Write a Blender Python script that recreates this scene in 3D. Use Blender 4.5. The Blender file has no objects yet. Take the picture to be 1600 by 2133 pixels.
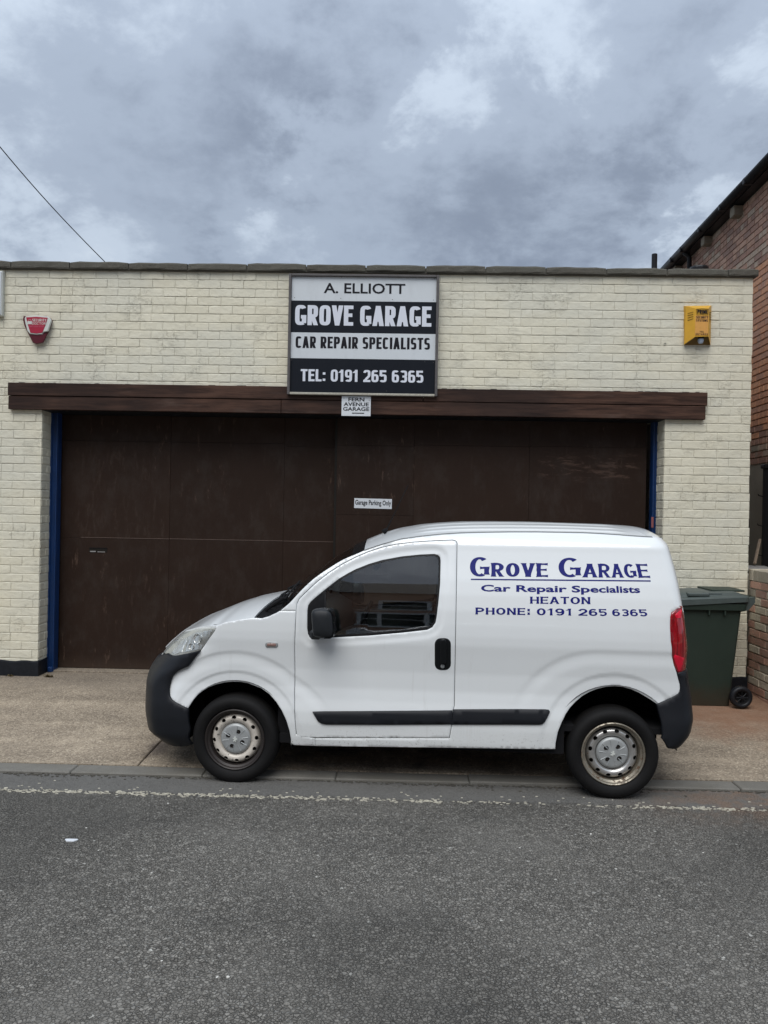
import bpy, bmesh, math, random
import numpy as np
from mathutils import Vector, Matrix
from mathutils.geometry import delaunay_2d_cdt

S = bpy.context.scene
COL = S.collection
rnd = random.Random(7)
sin, cos, pi = math.sin, math.cos, math.pi

# ------------------------------------------------------------------ camera
FPX, ROLL, YAW, CH = 1602.0, 0.018, 0.022, 1.845
cam = bpy.data.objects.new('camera', bpy.data.cameras.new('camera'))
COL.objects.link(cam)
_f = Vector((-sin(YAW), cos(YAW), 0)); _r = Vector((cos(YAW), sin(YAW), 0)); _u = Vector((0, 0, 1))
_rx = _r * cos(ROLL) + _u * sin(ROLL); _ux = -_r * sin(ROLL) + _u * cos(ROLL)
cam.matrix_world = Matrix(((_rx.x, _ux.x, -_f.x, 0), (_rx.y, _ux.y, -_f.y, 0), (_rx.z, _ux.z, -_f.z, CH), (0, 0, 0, 1)))
cam.data.sensor_fit = 'VERTICAL'; cam.data.sensor_height = 24.0
cam.data.lens = 24.0 * FPX / 2133.0
cam.data.clip_start = 0.05; cam.data.clip_end = 2000
S.camera = cam

CAM = np.array([0, 0, CH])
def ray(px, py):
    x = px - 800.0; y = py - 1066.5
    c, s = cos(ROLL), sin(ROLL)
    x0 = x * c + y * s; y0 = -x * s + y * c
    return np.array(_f) + np.array(_r) * (x0 / FPX) + np.array(_u) * (-y0 / FPX)
def onY(px, py, Y):
    d = ray(px, py); return CAM + d * (Y / d[1])
def onX(px, py, X):
    d = ray(px, py); return CAM + d * (X / d[0])
def onZ(px, py, Z):
    d = ray(px, py); return CAM + d * ((Z - CH) / d[2])

# ------------------------------------------------------------------ sky, sun, exposure
SUN_EL, SUN_AZ = math.radians(56), math.radians(195)      # azimuth from +Y, clockwise
SUN_DIR = Vector((sin(SUN_AZ) * cos(SUN_EL), cos(SUN_AZ) * cos(SUN_EL), sin(SUN_EL)))
SKY_GAIN = 0.65
world = bpy.data.worlds.new('World'); S.world = world; world.use_nodes = True
wt = world.node_tree; wt.nodes.clear()
def wn(t, **k):
    n = wt.nodes.new(t)
    for a, b in k.items(): setattr(n, a, b)
    return n
def wmath(op, a, b=None, c=None):
    n = wn('ShaderNodeMath', operation=op)
    for i, v in enumerate((a, b, c)):
        if v is None: continue
        if isinstance(v, (int, float)): n.inputs[i].default_value = v
        else: wt.links.new(v, n.inputs[i])
    return n.outputs[0]
tc = wn('ShaderNodeTexCoord')
nrm = wn('ShaderNodeVectorMath', operation='NORMALIZE'); wt.links.new(tc.outputs['Generated'], nrm.inputs[0])
D = nrm.outputs[0]
sep = wn('ShaderNodeSeparateXYZ'); wt.links.new(D, sep.inputs[0])
zz = wmath('ADD', wmath('MAXIMUM', sep.outputs[2], 0.0), 0.38)
comb = wn('ShaderNodeCombineXYZ')
wt.links.new(wmath('DIVIDE', sep.outputs[0], zz), comb.inputs[0])
wt.links.new(wmath('DIVIDE', sep.outputs[1], zz), comb.inputs[1])
comb.inputs[2].default_value = 3.7
def wnoise(scale, detail, rough, dist, off):
    mp = wn('ShaderNodeMapping'); mp.inputs['Location'].default_value = off
    wt.links.new(comb.outputs[0], mp.inputs[0])
    n = wn('ShaderNodeTexNoise'); n.inputs['Scale'].default_value = scale; n.inputs['Detail'].default_value = detail
    n.inputs['Roughness'].default_value = rough; n.inputs['Distortion'].default_value = dist
    wt.links.new(mp.outputs[0], n.inputs['Vector'])
    return n
n1 = wnoise(2.0, 10, 0.56, 0.15, (0.3, 1.1, 0))
n2 = wnoise(4.4, 13, 0.62, 0.2, (4.3, 2.1, 0))
# low-frequency cloud masses: (px, py, radius in px, weight) - directions in the sky
warp = wn('ShaderNodeVectorMath', operation='MULTIPLY_ADD')
sub = wn('ShaderNodeVectorMath', operation='SUBTRACT'); wt.links.new(n2.outputs['Color'], sub.inputs[0]); sub.inputs[1].default_value = (.5, .5, .5)
wt.links.new(sub.outputs[0], warp.inputs[0]); warp.inputs[1].default_value = (.34, .34, .34); wt.links.new(D, warp.inputs[2])
wnorm = wn('ShaderNodeVectorMath', operation='NORMALIZE'); wt.links.new(warp.outputs[0], wnorm.inputs[0])
acc = None
for (bx, by, br, bw) in [(230, 40, 200, .17), (30, 330, 160, .10), (470, 270, 150, -.24), (230, 200, 110, -.14), (560, 80, 120, -.17),
                         (800, 60, 190, -.17), (640, 195, 80, .26), (860, 260, 110, .22), (1010, 200, 110, .20), (1190, 90, 120, .16),
                         (1120, 300, 140, -.30), (900, 460, 210, -.32), (1330, 330, 160, -.16), (1480, 470, 110, .18), (1480, 120, 180, -.16),
                         (380, 490, 90, -.16), (130, 480, 140, .08), (600, 470, 110, .08), (1290, 480, 140, -.14)]:
    d = ray(bx, by); d = d / np.linalg.norm(d)
    k = 1.0 / (1 - cos(br / FPX))
    dt = wn('ShaderNodeVectorMath', operation='DOT_PRODUCT'); wt.links.new(wnorm.outputs[0], dt.inputs[0]); dt.inputs[1].default_value = tuple(d)
    e = wmath('EXPONENT', wmath('MULTIPLY', wmath('SUBTRACT', dt.outputs['Value'], 1.0), k))
    acc = wmath('MULTIPLY', e, bw) if acc is None else wmath('MULTIPLY_ADD', e, bw, acc)
n3 = wnoise(15., 8, 0.6, 0.1, (1.3, 7.1, 0))
sm1 = wn('ShaderNodeMapRange', interpolation_type='SMOOTHSTEP'); wt.links.new(n1.outputs['Fac'], sm1.inputs[0]); sm1.inputs[1].default_value = .36; sm1.inputs[2].default_value = .64
v = wmath('MULTIPLY_ADD', wmath('SUBTRACT', sm1.outputs[0], .5), .24, wmath('MULTIPLY', acc, .92))
v = wmath('MULTIPLY_ADD', wmath('SUBTRACT', n3.outputs['Fac'], .5), .40, v)
v = wmath('MULTIPLY_ADD', wmath('SUBTRACT', n2.outputs['Fac'], .5), .95, v)
v = wmath('ADD', v, .465)
ramp = wn('ShaderNodeValToRGB'); wt.links.new(v, ramp.inputs[0])
cr = ramp.color_ramp; cr.interpolation = 'EASE'
cr.elements[0].position = .0; cr.elements[0].color = (.220, .262, .338, 1)
cr.elements[1].position = .95; cr.elements[1].color = (.72, .79, .86, 1)
e_ = cr.elements.new(.38); e_.color = (.345, .405, .500, 1)
e_ = cr.elements.new(.62); e_.color = (.50, .575, .675, 1)
nish = wn('ShaderNodeTexSky'); nish.sky_type = 'NISHITA'; nish.sun_disc = False
nish.sun_elevation = SUN_EL; nish.sun_rotation = SUN_AZ
nsc = wn('ShaderNodeVectorMath', operation='SCALE'); wt.links.new(nish.outputs[0], nsc.inputs[0]); nsc.inputs[3].default_value = 0.08
# overcast dome: luminance rises evenly towards the zenith
grad = wmath('MULTIPLY_ADD', wmath('POWER', wmath('MAXIMUM', sep.outputs[2], 0.0), 2.0), 1.1, 1.0)
csc = wn('ShaderNodeVectorMath', operation='SCALE'); wt.links.new(ramp.outputs[0], csc.inputs[0]); wt.links.new(wmath('MULTIPLY', grad, SKY_GAIN), csc.inputs[3])
mx = wn('ShaderNodeMix', data_type='RGBA'); mx.inputs[0].default_value = .94
wt.links.new(nsc.outputs[0], mx.inputs[6]); wt.links.new(csc.outputs[0], mx.inputs[7])
bg = wn('ShaderNodeBackground'); wt.links.new(mx.outputs[2], bg.inputs[0]); bg.inputs[1].default_value = 1.0
wo = wn('ShaderNodeOutputWorld'); wt.links.new(bg.outputs[0], wo.inputs[0])

sun = bpy.data.objects.new('sun', bpy.data.lights.new('sun', 'SUN')); COL.objects.link(sun)
sun.data.energy = 1.5; sun.data.angle = math.radians(45); sun.data.color = (1, .975, .94)
sun.rotation_euler = SUN_DIR.to_track_quat('Z', 'Y').to_euler()
S.view_settings.view_transform = 'Standard'; S.view_settings.look = 'None'
S.view_settings.gamma = 1; S.view_settings.use_curve_mapping = False
S.view_settings.exposure = 0.68
S.cycles.max_bounces = 8; S.cycles.transparent_max_bounces = 12; S.cycles.glossy_bounces = 4

# ------------------------------------------------------------------ helpers
def tag(o, label=None, cat=None, group=None, kind=None):
    if label: o['label'] = label
    if cat: o['category'] = cat
    if group: o['group'] = group
    if kind: o['kind'] = kind
    return o
def empty(name, loc=(0, 0, 0), rz=0, label=None, cat=None, group=None, kind=None):
    o = bpy.data.objects.new(name, None); COL.objects.link(o); o.location = loc; o.rotation_euler = (0, 0, rz)
    o.empty_display_size = .1
    return tag(o, label, cat, group, kind)
def link(name, me, parent=None):
    o = bpy.data.objects.new(name, me); COL.objects.link(o)
    if parent is not None: o.parent = parent
    return o
class MB:
    def __init__(s): s.v = []; s.f = []
    def add(s, vs, fs):
        b = len(s.v); s.v.extend([tuple(map(float, q)) for q in vs]); s.f.extend([tuple(i + b for i in f) for f in fs]); return s
    def box(s, x0, x1, y0, y1, z0, z1, b=0.0, rot=None):
        if b <= 0:
            vs = [(x, y, z) for x in (x0, x1) for y in (y0, y1) for z in (z0, z1)]
            fs = [(0, 1, 3, 2), (4, 6, 7, 5), (0, 4, 5, 1), (2, 3, 7, 6), (0, 2, 6, 4), (1, 5, 7, 3)]
        else:
            b = min(b, abs(x1 - x0) * .45, abs(y1 - y0) * .45, abs(z1 - z0) * .45)
            bm = bmesh.new()
            for x, bx in ((x0, b), (x1, -b)):
                for y, by in ((y0, b), (y1, -b)):
                    for z, bz in ((z0, b), (z1, -b)):
                        bm.verts.new((x + bx, y + by, z)); bm.verts.new((x + bx, y, z + bz)); bm.verts.new((x, y + by, z + bz))
            r = bmesh.ops.convex_hull(bm, input=bm.verts)
            bm.verts.index_update()
            vs = [tuple(v.co) for v in bm.verts]; fs = [tuple(v.index for v in f.verts) for f in bm.faces]
            bm.free()
        if rot is not None: vs = [tuple(rot @ Vector(q)) for q in vs]
        return s.add(vs, fs)
    def tube(s, pts, r, n=8, cap=True):
        pts = [Vector(p) for p in pts]; rr = r if isinstance(r, (list, tuple)) else [r] * len(pts)
        rings = []; prev = None
        for i, p in enumerate(pts):
            t = (pts[min(i + 1, len(pts) - 1)] - pts[max(i - 1, 0)]).normalized()
            a = prev if prev is not None else (Vector((0, 0, 1)) if abs(t.z) < .9 else Vector((1, 0, 0)))
            x = (a - t * a.dot(t)).normalized(); prev = x; y = t.cross(x)
            rings.append([p + (x * cos(2 * pi * k / n) + y * sin(2 * pi * k / n)) * rr[i] for k in range(n)])
        vs = [q for rg in rings for q in rg]; fs = []
        for i in range(len(pts) - 1):
            for k in range(n):
                k2 = (k + 1) % n
                fs.append((i * n + k, i * n + k2, (i + 1) * n + k2, (i + 1) * n + k))
        if cap: fs.append(tuple(range(n))[::-1]); fs.append(tuple((len(pts) - 1) * n + k for k in range(n)))
        return s.add(vs, fs)
    def lathe(s, prof, n=48, axis='Y', c=(0, 0, 0)):
        # prof: (r, h) pairs; revolved about axis
        vs = []; fs = []
        for (r, h) in prof:
            for k in range(n):
                a = 2 * pi * k / n
                if axis == 'Y': vs.append((c[0] + r * cos(a), c[1] + h, c[2] + r * sin(a)))
                else: vs.append((c[0] + r * cos(a), c[1] + r * sin(a), c[2] + h))
        for i in range(len(prof) - 1):
            for k in range(n):
                k2 = (k + 1) % n; fs.append((i * n + k, i * n + k2, (i + 1) * n + k2, (i + 1) * n + k))
        return s.add(vs, fs)
    def grid(s, rows):
        nr = len(rows); nc = len(rows[0])
        return s.add([q for r in rows for q in r], [(i * nc + j, i * nc + j + 1, (i + 1) * nc + j + 1, (i + 1) * nc + j) for i in range(nr - 1) for j in range(nc - 1)])
    def mesh(s, name, m=None, smooth=False, fix=True, merge=False):
        me = bpy.data.meshes.new(name); me.from_pydata(s.v, [], s.f)
        if fix or merge:
            bm = bmesh.new(); bm.from_mesh(me)
            if merge: bmesh.ops.remove_doubles(bm, verts=bm.verts, dist=1e-5)
            if fix: bmesh.ops.recalc_face_normals(bm, faces=bm.faces)
            bm.to_mesh(me); bm.free()
        if m: me.materials.append(m)
        if smooth:
            me.polygons.foreach_set('use_smooth', [True] * len(me.polygons))
        me.update(); return me
    def build(s, name, m=None, parent=None, smooth=False, fix=True, merge=False, angle=None):
        me = s.mesh(name, m, smooth, fix, merge)
        if angle: me.set_sharp_from_angle(angle=math.radians(angle))
        return link(name, me, parent)

# ------------------------------------------------------------------ materials
class NT:
    def __init__(s, name):
        s.m = bpy.data.materials.new(name); s.m.use_nodes = True; s.t = s.m.node_tree; s.b = s.t.nodes['Principled BSDF']
        s.tc = s.t.nodes.new('ShaderNodeTexCoord')
        s._geo = None
    def n(s, t, **k):
        x = s.t.nodes.new(t)
        for a, b in k.items(): setattr(x, a, b)
        return x
    def l(s, a, b): s.t.links.new(a, b); return b
    def val(s, sock, v):
        if isinstance(v, (int, float)): sock.default_value = v
        elif isinstance(v, tuple): sock.default_value = v if len(v) == 4 or sock.type == 'VECTOR' else (*v, 1)
        else: s.l(v, sock)
    def math(s, op, a, b=0.0, c=0.0, clamp=False):
        x = s.n('ShaderNodeMath', operation=op, use_clamp=clamp)
        for i, v in enumerate((a, b, c)): s.val(x.inputs[i], v)
        return x.outputs[0]
    def world(s):
        if s._geo is None: s._geo = s.n('ShaderNodeNewGeometry')
        return s._geo.outputs['Position']
    def mapv(s, vec, sc=(1, 1, 1), loc=(0, 0, 0), rot=(0, 0, 0)):
        x = s.n('ShaderNodeMapping'); x.inputs['Scale'].default_value = sc; x.inputs['Location'].default_value = loc; x.inputs['Rotation'].default_value = rot
        s.l(vec, x.inputs[0]); return x.outputs[0]
    def noise(s, vec, scale, detail=4, rough=.55, dist=0, out='Fac'):
        x = s.n('ShaderNodeTexNoise'); s.l(vec, x.inputs['Vector']); x.inputs['Scale'].default_value = scale; x.inputs['Detail'].default_value = detail
        x.inputs['Roughness'].default_value = rough; x.inputs['Distortion'].default_value = dist; return x.outputs[out]
    def vor(s, vec, scale, feature='F1', out='Distance', rand=1):
        x = s.n('ShaderNodeTexVoronoi', feature=feature); s.l(vec, x.inputs['Vector']); x.inputs['Scale'].default_value = scale
        x.inputs['Randomness'].default_value = rand; return x.outputs[out]
    def ramp(s, fac, stops, interp='LINEAR'):
        x = s.n('ShaderNodeValToRGB'); s.val(x.inputs[0], fac); r = x.color_ramp; r.interpolation = interp
        while len(r.elements) < len(stops): r.elements.new(.5)
        for e, (p, c) in zip(r.elements, stops):
            e.position = p; e.color = (c, c, c, 1) if isinstance(c, (int, float)) else (*c, 1)
        return x.outputs[0]
    def mix(s, fac, a, b, blend='MIX'):
        x = s.n('ShaderNodeMix', data_type='RGBA', blend_type=blend); s.val(x.inputs[0], fac); s.val(x.inputs[6], a); s.val(x.inputs[7], b); return x.outputs[2]
    def rng(s, v, a, b, c=0., d=1.):
        x = s.n('ShaderNodeMapRange'); s.val(x.inputs[0], v)
        for i, q in enumerate((a, b, c, d)): x.inputs[i + 1].default_value = q
        x.interpolation_type = 'SMOOTHSTEP'; return x.outputs[0]
    def bump(s, h, strength=.5, dist=.01, nrm=None):
        x = s.n('ShaderNodeBump'); x.inputs['Strength'].default_value = strength; x.inputs['Distance'].default_value = dist
        s.l(h, x.inputs['Height'])
        if nrm is not None: s.l(nrm, x.inputs['Normal'])
        return x.outputs[0]
    def xyz(s, vec):
        x = s.n('ShaderNodeSeparateXYZ'); s.l(vec, x.inputs[0]); return x.outputs
    def out(s, color=None, rough=None, metal=None, nrm=None, **k):
        b = s.b
        if color is not None: s.val(b.inputs['Base Color'], color)
        if rough is not None: s.val(b.inputs['Roughness'], rough)
        if metal is not None: s.val(b.inputs['Metallic'], metal)
        if nrm is not None: s.l(nrm, b.inputs['Normal'])
        for a, v in k.items(): s.val(b.inputs[a.replace('_', ' ')], v)
        return s.m
def simple(name, col, rough=.5, metal=0, var=.12, scale=30, bump=.0, **k):
    if max(col) < .05 and 'Specular_IOR_Level' not in k: k['Specular_IOR_Level'] = .22
    q = NT(name); p = q.world()
    n = q.noise(p, scale, 4)
    c = q.mix(n, tuple(x * (1 - var) for x in col), tuple(min(1, x * (1 + var)) for x in col))
    nr = q.bump(q.noise(p, scale * 4, 3), bump, .004) if bump > 0 else None
    return q.out(c, q.math('ADD', rough - .06, q.math('MULTIPLY', q.noise(p, scale * .6, 3), .12)), metal, nr, **k)

M = {}
# road: worn surface-dressed asphalt, flat chips in dark binder
q = NT('asphalt'); p = q.world()
wob = q.n('ShaderNodeVectorMath', operation='MULTIPLY_ADD'); q.l(q.noise(p, 75, 3, out='Color'), wob.inputs[0]); wob.inputs[1].default_value = (.020, .020, 0); q.l(p, wob.inputs[2])
fl = q.mapv(wob.outputs[0], (1, 1, 0))
vx = q.n('ShaderNodeTexVoronoi', feature='F1'); q.l(fl, vx.inputs['Vector']); vx.inputs['Scale'].default_value = 66
vs_ = q.xyz(vx.outputs['Color'])
edge = q.vor(fl, 66, 'DISTANCE_TO_EDGE')
v2 = q.n('ShaderNodeTexVoronoi', feature='F1'); q.l(fl, v2.inputs['Vector']); v2.inputs['Scale'].default_value = 150
v2s = q.xyz(v2.outputs['Color'])
wear = q.noise(p, 1.3, 5, .6)
patch = q.noise(q.mapv(p, (1, 1, 0)), .55, 3, .5)
chipc = q.mix(q.math('POWER', vs_[0], 1.6), (.130, .122, .108), (.280, .266, .238))
chipc = q.mix(q.rng(v2s[0], .95, .97), chipc, (.20, .20, .19))
crack = q.math('ADD', q.rng(edge, 0.0, .075), q.rng(q.noise(p, 22, 3), .60, .44, 0, .75), clamp=True)
chipc = q.mix(q.rng(vs_[1], .9975, .998), chipc, (.45, .44, .40))
base = q.mix(crack, (.086, .081, .072), chipc)
base = q.mix(q.rng(wear, .42, .72, 0, .55), base, q.mix(q.noise(p, 170, 3), (.130, .123, .110), (.195, .186, .168)))
base = q.mix(q.rng(patch, .42, .64, 0, .55), base, (.080, .077, .070))
base = q.mix(q.rng(q.noise(q.mapv(p, (.5, 1.6, 0)), 1.7, 6, .65), .55, .72, 0, .4), base, (.072, .070, .066))
sx = q.xyz(p)
# smoother strip beside the kerb, reddish silt at the right
strip = q.rng(q.math('ADD', sx[1], q.math('MULTIPLY', q.noise(p, 9, 4), .05)), 4.94, 5.0)
base = q.mix(strip, base, q.mix(q.noise(p, 60, 5), (.105, .102, .096), (.175, .170, .158)))
silt = q.math('MULTIPLY', q.rng(sx[0], 1.2, 2.3), q.rng(sx[1], 4.5, 5.0))
silt = q.math('MULTIPLY', silt, q.rng(q.noise(p, 5, 6, .7), .36, .62))
base = q.mix(q.math('MULTIPLY', silt, .75), base, (.20, .135, .095))
hgt = q.math('ADD', q.math('MULTIPLY', q.rng(edge, 0, .16), q.math('ADD', .35, vs_[2])), q.math('MULTIPLY', q.noise(p, 300, 3), .22))
hgt = q.math('MULTIPLY', hgt, q.math('SUBTRACT', 1.0, q.math('MULTIPLY', strip, .72)))
hgt = q.math('MULTIPLY', hgt, q.rng(wear, .75, .35, .42, 1.0))
M['asphalt'] = q.out(base, q.math('ADD', .76, q.math('MULTIPLY', vs_[0], .2)), 0, q.bump(hgt, 1.0, .014), Specular_IOR_Level=.25)
# exposed aggregate concrete pavement
q = NT('pavement_concrete'); p = q.world(); sx = q.xyz(p)
big = q.noise(q.mapv(p, (1, 2.2, 1)), 1.5, 6, .6); mid = q.noise(p, 9, 5, .6); fine = q.noise(p, 140, 4, .65)
agg = q.n('ShaderNodeTexVoronoi', feature='F1'); q.l(q.mapv(p, (1, 1, 0)), agg.inputs['Vector']); agg.inputs['Scale'].default_value = 85
ac = q.xyz(agg.outputs['Color'])
c = q.mix(q.rng(big, .25, .75), (.155, .122, .088), (.44, .36, .265))
c = q.mix(q.rng(mid, .35, .7, 0, .6), c, (.21, .168, .122))
c = q.mix(q.math('MULTIPLY', ac[0], .7), c, q.mix(ac[1], (.09, .07, .05), (.60, .51, .39)))
c = q.mix(q.rng(fine, .60, .70), c, (.075, .06, .045))
dark = q.rng(q.math('ADD', sx[1], q.math('MULTIPLY', q.noise(p, 3, 5), .8)), 7.3, 8.2)      # damp dirt along the wall
c = q.mix(q.math('MULTIPLY', dark, .45), c, (.13, .108, .085))
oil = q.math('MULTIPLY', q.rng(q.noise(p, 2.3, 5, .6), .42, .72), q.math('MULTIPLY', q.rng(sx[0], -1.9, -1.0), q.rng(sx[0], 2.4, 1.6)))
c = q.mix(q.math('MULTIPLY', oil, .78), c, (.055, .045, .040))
dv = q.n('ShaderNodeVectorMath', operation='DISTANCE'); q.l(q.mapv(p, (1.0, .42, 0)), dv.inputs[0]); dv.inputs[1].default_value = (-1.80, 5.78 * .42, 0)
c = q.mix(q.math('MULTIPLY', q.rng(q.math('ADD', dv.outputs['Value'], q.math('MULTIPLY', q.noise(p, 9, 5), .10)), .17, .07), .7), c, (.06, .045, .04))
rust = q.math('MULTIPLY', q.rng(sx[0], 1.95, 2.7), q.rng(q.math('ADD', sx[1], q.math('MULTIPLY', q.noise(p, 4, 5), 1.0)), 6.5, 7.4))
c = q.mix(q.math('MULTIPLY', rust, q.math('ADD', .62, q.math('MULTIPLY', mid, .5))), c, q.mix(q.noise(p, 14, 5), (.17, .082, .045), (.29, .165, .10)))
h = q.math('ADD', q.math('MULTIPLY', agg.outputs['Distance'], -1.0), q.math('MULTIPLY', fine, 1.2))
M['pavement'] = q.out(c, .85, 0, q.bump(h, .6, .006))
# kerb stone
q = NT('kerb_stone'); p = q.world(); sx = q.xyz(p)
c = q.mix(q.noise(p, 12, 6, .65), (.100, .095, .083), (.215, .205, .180))
c = q.mix(q.rng(q.noise(p, 180, 3), .55, .75), c, (.26, .25, .23))
c = q.mix(q.math('MULTIPLY', q.rng(q.noise(p, 3, 5), .45, .7), .5), c, (.11, .10, .08))
M['kerb'] = q.out(c, .85, 0, q.bump(q.noise(p, 120, 5, .7), .5, .005))
M['grout'] = simple('dirty_joint', (.085, .078, .065), .95, var=.4, scale=40, bump=.3)
M['earth'] = simple('bare_ground', (.13, .115, .09), .95, var=.3, scale=3, bump=.3)
# painted brick
q = NT('cream_masonry_paint'); p = q.world(); sx = q.xyz(p)
gi = q.n('ShaderNodeNewGeometry'); oi = q.n('ShaderNodeObjectInfo')
r_ = q.math('FRACT', q.math('ADD', gi.outputs['Random Per Island'], oi.outputs['Random']))
c = q.mix(r_, (.672, .630, .490), (.715, .675, .535))
c = q.mix(q.rng(q.noise(q.mapv(p, (1, 1, 1.6)), 1.1, 5, .6), .35, .7), c, (.635, .615, .51))
c = q.mix(q.math('MULTIPLY', q.rng(q.noise(p, 22, 6, .7), .62, .84), .35), c, (.42, .39, .31))
ck = q.noise(q.mapv(p, (1, 1, 2.2)), 11, 8, .72, .6)
line = q.math('ABSOLUTE', q.math('SUBTRACT', ck, .5))
crk = q.math('MULTIPLY', q.rng(line, .012, .0), q.rng(q.noise(p, 3.1, 4), .52, .62))
c = q.mix(q.math('MULTIPLY', crk, .38), c, (.24, .22, .17))
h = q.math('ADD', q.math('MULTIPLY', q.noise(p, 26, 6, .62, .4), 1.0), q.math('MULTIPLY', crk, -.5))
h = q.math('ADD', h, q.math('MULTIPLY', q.noise(p, 7, 4, .55), 1.2))
M['paint'] = q.out(c, .62, 0, q.bump(h, .60, .010))
M['black_paint'] = simple('black_bitumen_paint', (.012, .014, .018), .45, var=.5, scale=18, bump=.5)
# coping
q = NT('weathered_coping_concrete'); p = q.world()
oi = q.n('ShaderNodeObjectInfo')
c = q.mix(q.noise(p, 14, 7, .7), (.050, .046, .037), (.140, .130, .106))
c = q.mix(q.math('MULTIPLY', oi.outputs['Random'], .35), c, (.12, .12, .10))
c = q.mix(q.rng(q.noise(p, 60, 4), .66, .74), c, (.26, .25, .22))
M['coping'] = q.out(c, .92, 0, q.bump(q.noise(p, 70, 6, .7), .9, .010))
# brown painted ply doors
q = NT('brown_painted_door'); p = q.world(); sx = q.xyz(p)
oi = q.n('ShaderNodeObjectInfo')
st = q.noise(q.mapv(p, (9, 1, 1.2)), 2.2, 7, .68)
c = q.mix(q.noise(p, 1.6, 5), (.0180, .0103, .0072), (.0300, .0175, .0125))
c = q.mix(q.math('MULTIPLY', oi.outputs['Random'], .4), c, (.034, .0190, .0130))
c = q.mix(q.math('MULTIPLY', q.rng(st, .56, .80), .28), c, (.075, .056, .046))
sc2 = q.math('MULTIPLY', q.rng(q.noise(q.mapv(p, (4, 1, 1.0)), 3.4, 8, .75), .58, .70), q.rng(q.noise(p, .9, 3), .46, .62))
c = q.mix(q.math('MULTIPLY', sc2, .6), c, (.13, .085, .062))
def zone(x0, x1, z0, z1, s=.10):
    return q.math('MULTIPLY', q.math('MULTIPLY', q.rng(sx[0], x0 - s, x0 + s), q.rng(sx[0], x1 + s, x1 - s)), q.math('MULTIPLY', q.rng(sx[2], z0 - s, z0 + s), q.rng(sx[2], z1 + s, z1 - s)))
stv = q.noise(q.mapv(p, (5.5, 1, 1.3)), 3.0, 8, .72, .3); sth = q.noise(q.mapv(p, (1.3, 1, 6)), 3.0, 8, .72, .3); stm = q.noise(q.mapv(p, (2, 1, 1.2)), 2.2, 8, .7)
c = q.mix(q.math('MULTIPLY', q.math('MULTIPLY', zone(-3.45, -2.45, 1.5, 2.45), q.rng(stv, .50, .72)), .32), c, (.095, .072, .058))
c = q.mix(q.math('MULTIPLY', q.math('MULTIPLY', zone(1.45, 2.45, 2.22, 2.48, .06), q.rng(sth, .50, .64)), .50), c, (.125, .078, .058))
c = q.mix(q.math('MULTIPLY', q.math('MULTIPLY', zone(1.4, 2.4, 1.6, 2.2), q.rng(stv, .54, .70)), .22), c, (.085, .060, .050))
c = q.mix(q.math('MULTIPLY', q.math('MULTIPLY', zone(-3.1, -2.2, .3, 1.3), q.rng(stv, .56, .72)), .32), c, (.105, .070, .055))
c = q.mix(q.math('MULTIPLY', q.rng(stm, .45, .70), .35), c, (.050, .040, .034))
low = q.rng(q.math('ADD', sx[2], q.math('MULTIPLY', stm, .25)), .42, .18)
c = q.mix(q.math('MULTIPLY', low, .4), c, (.085, .060, .045))
M['door_brown'] = q.out(c, q.math('ADD', .42, q.math('MULTIPLY', st, .3)), 0, q.bump(q.noise(q.mapv(p, (14, 1, 1)), 9, 5, .6), .22, .003), Specular_IOR_Level=.14)
# beam boards
q = NT('brown_stained_timber'); p = q.world()
g = q.noise(q.mapv(p, (1, 1, 13)), 2.4, 7, .66, .3)
c = q.mix(q.rng(g, .3, .7), (.028, .0140, .0098), (.092, .048, .033))
c = q.mix(q.math('MULTIPLY', q.rng(q.noise(q.mapv(p, (1, 1, 6)), 2.0, 6, .7), .52, .74), .6), c, (.115, .078, .063))
c = q.mix(q.rng(q.noise(p, .8, 4), .42, .62), c, q.mix(.65, c, (.016, .010, .009)))
M['timber'] = q.out(c, .62, 0, q.bump(g, .35, .004), Specular_IOR_Level=.18)
# blue steel
M['blue'] = simple('blue_painted_steel', (.006, .034, .125), .38, var=.25, scale=9, bump=.06)
# red bricks
def brickmat(name, stops, spots=(.30, .26, .21), spotamt=.5):
    q = NT(name); p = q.world(); gi = q.n('ShaderNodeNewGeometry'); oi = q.n('ShaderNodeObjectInfo')
    r = q.math('FRACT', q.math('ADD', q.math('MULTIPLY', gi.outputs['Random Per Island'], 7.31), oi.outputs['Random']))
    c = q.ramp(r, stops, 'CONSTANT')
    c = q.mix(q.rng(q.noise(p, 26, 6, .7), .42, .7, 0, .55), c, tuple(x * .5 for x in stops[1][1]))
    c = q.mix(q.math('MULTIPLY', q.rng(q.noise(p, 9, 6, .7), .52, .72), spotamt), c, spots)
    return q.out(c, .85, 0, q.bump(q.noise(p, 90, 5, .7), .6, .006))
M['brick_brown'] = brickmat('old_brown_brick', [(0, (.44, .26, .19)), (.25, (.35, .205, .155)), (.5, (.48, .30, .22)), (.7, (.30, .19, .15)), (.85, (.45, .35, .27))], (.32, .24, .18), .45)
M['brick_orange'] = brickmat('newer_orange_brick', [(0, (.64, .32, .18)), (.3, (.55, .275, .165)), (.6, (.68, .35, .20)), (.85, (.50, .28, .19))], (.36, .27, .2), .3)
M['brick_mixed'] = brickmat('weathered_mixed_brick', [(0, (.37, .20, .145)), (.28, (.50, .44, .33)), (.45, (.32, .18, .135)), (.62, (.30, .265, .205)), (.75, (.52, .46, .355)), (.9, (.50, .28, .20))], (.38, .34, .27), .55)
M['mortar'] = simple('grey_mortar', (.40, .34, .27), .95, var=.25, scale=20, bump=.5)
M['mortar_orange'] = simple('pink_mortar', (.25, .155, .11), .95, var=.25, scale=20, bump=.5)
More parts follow.
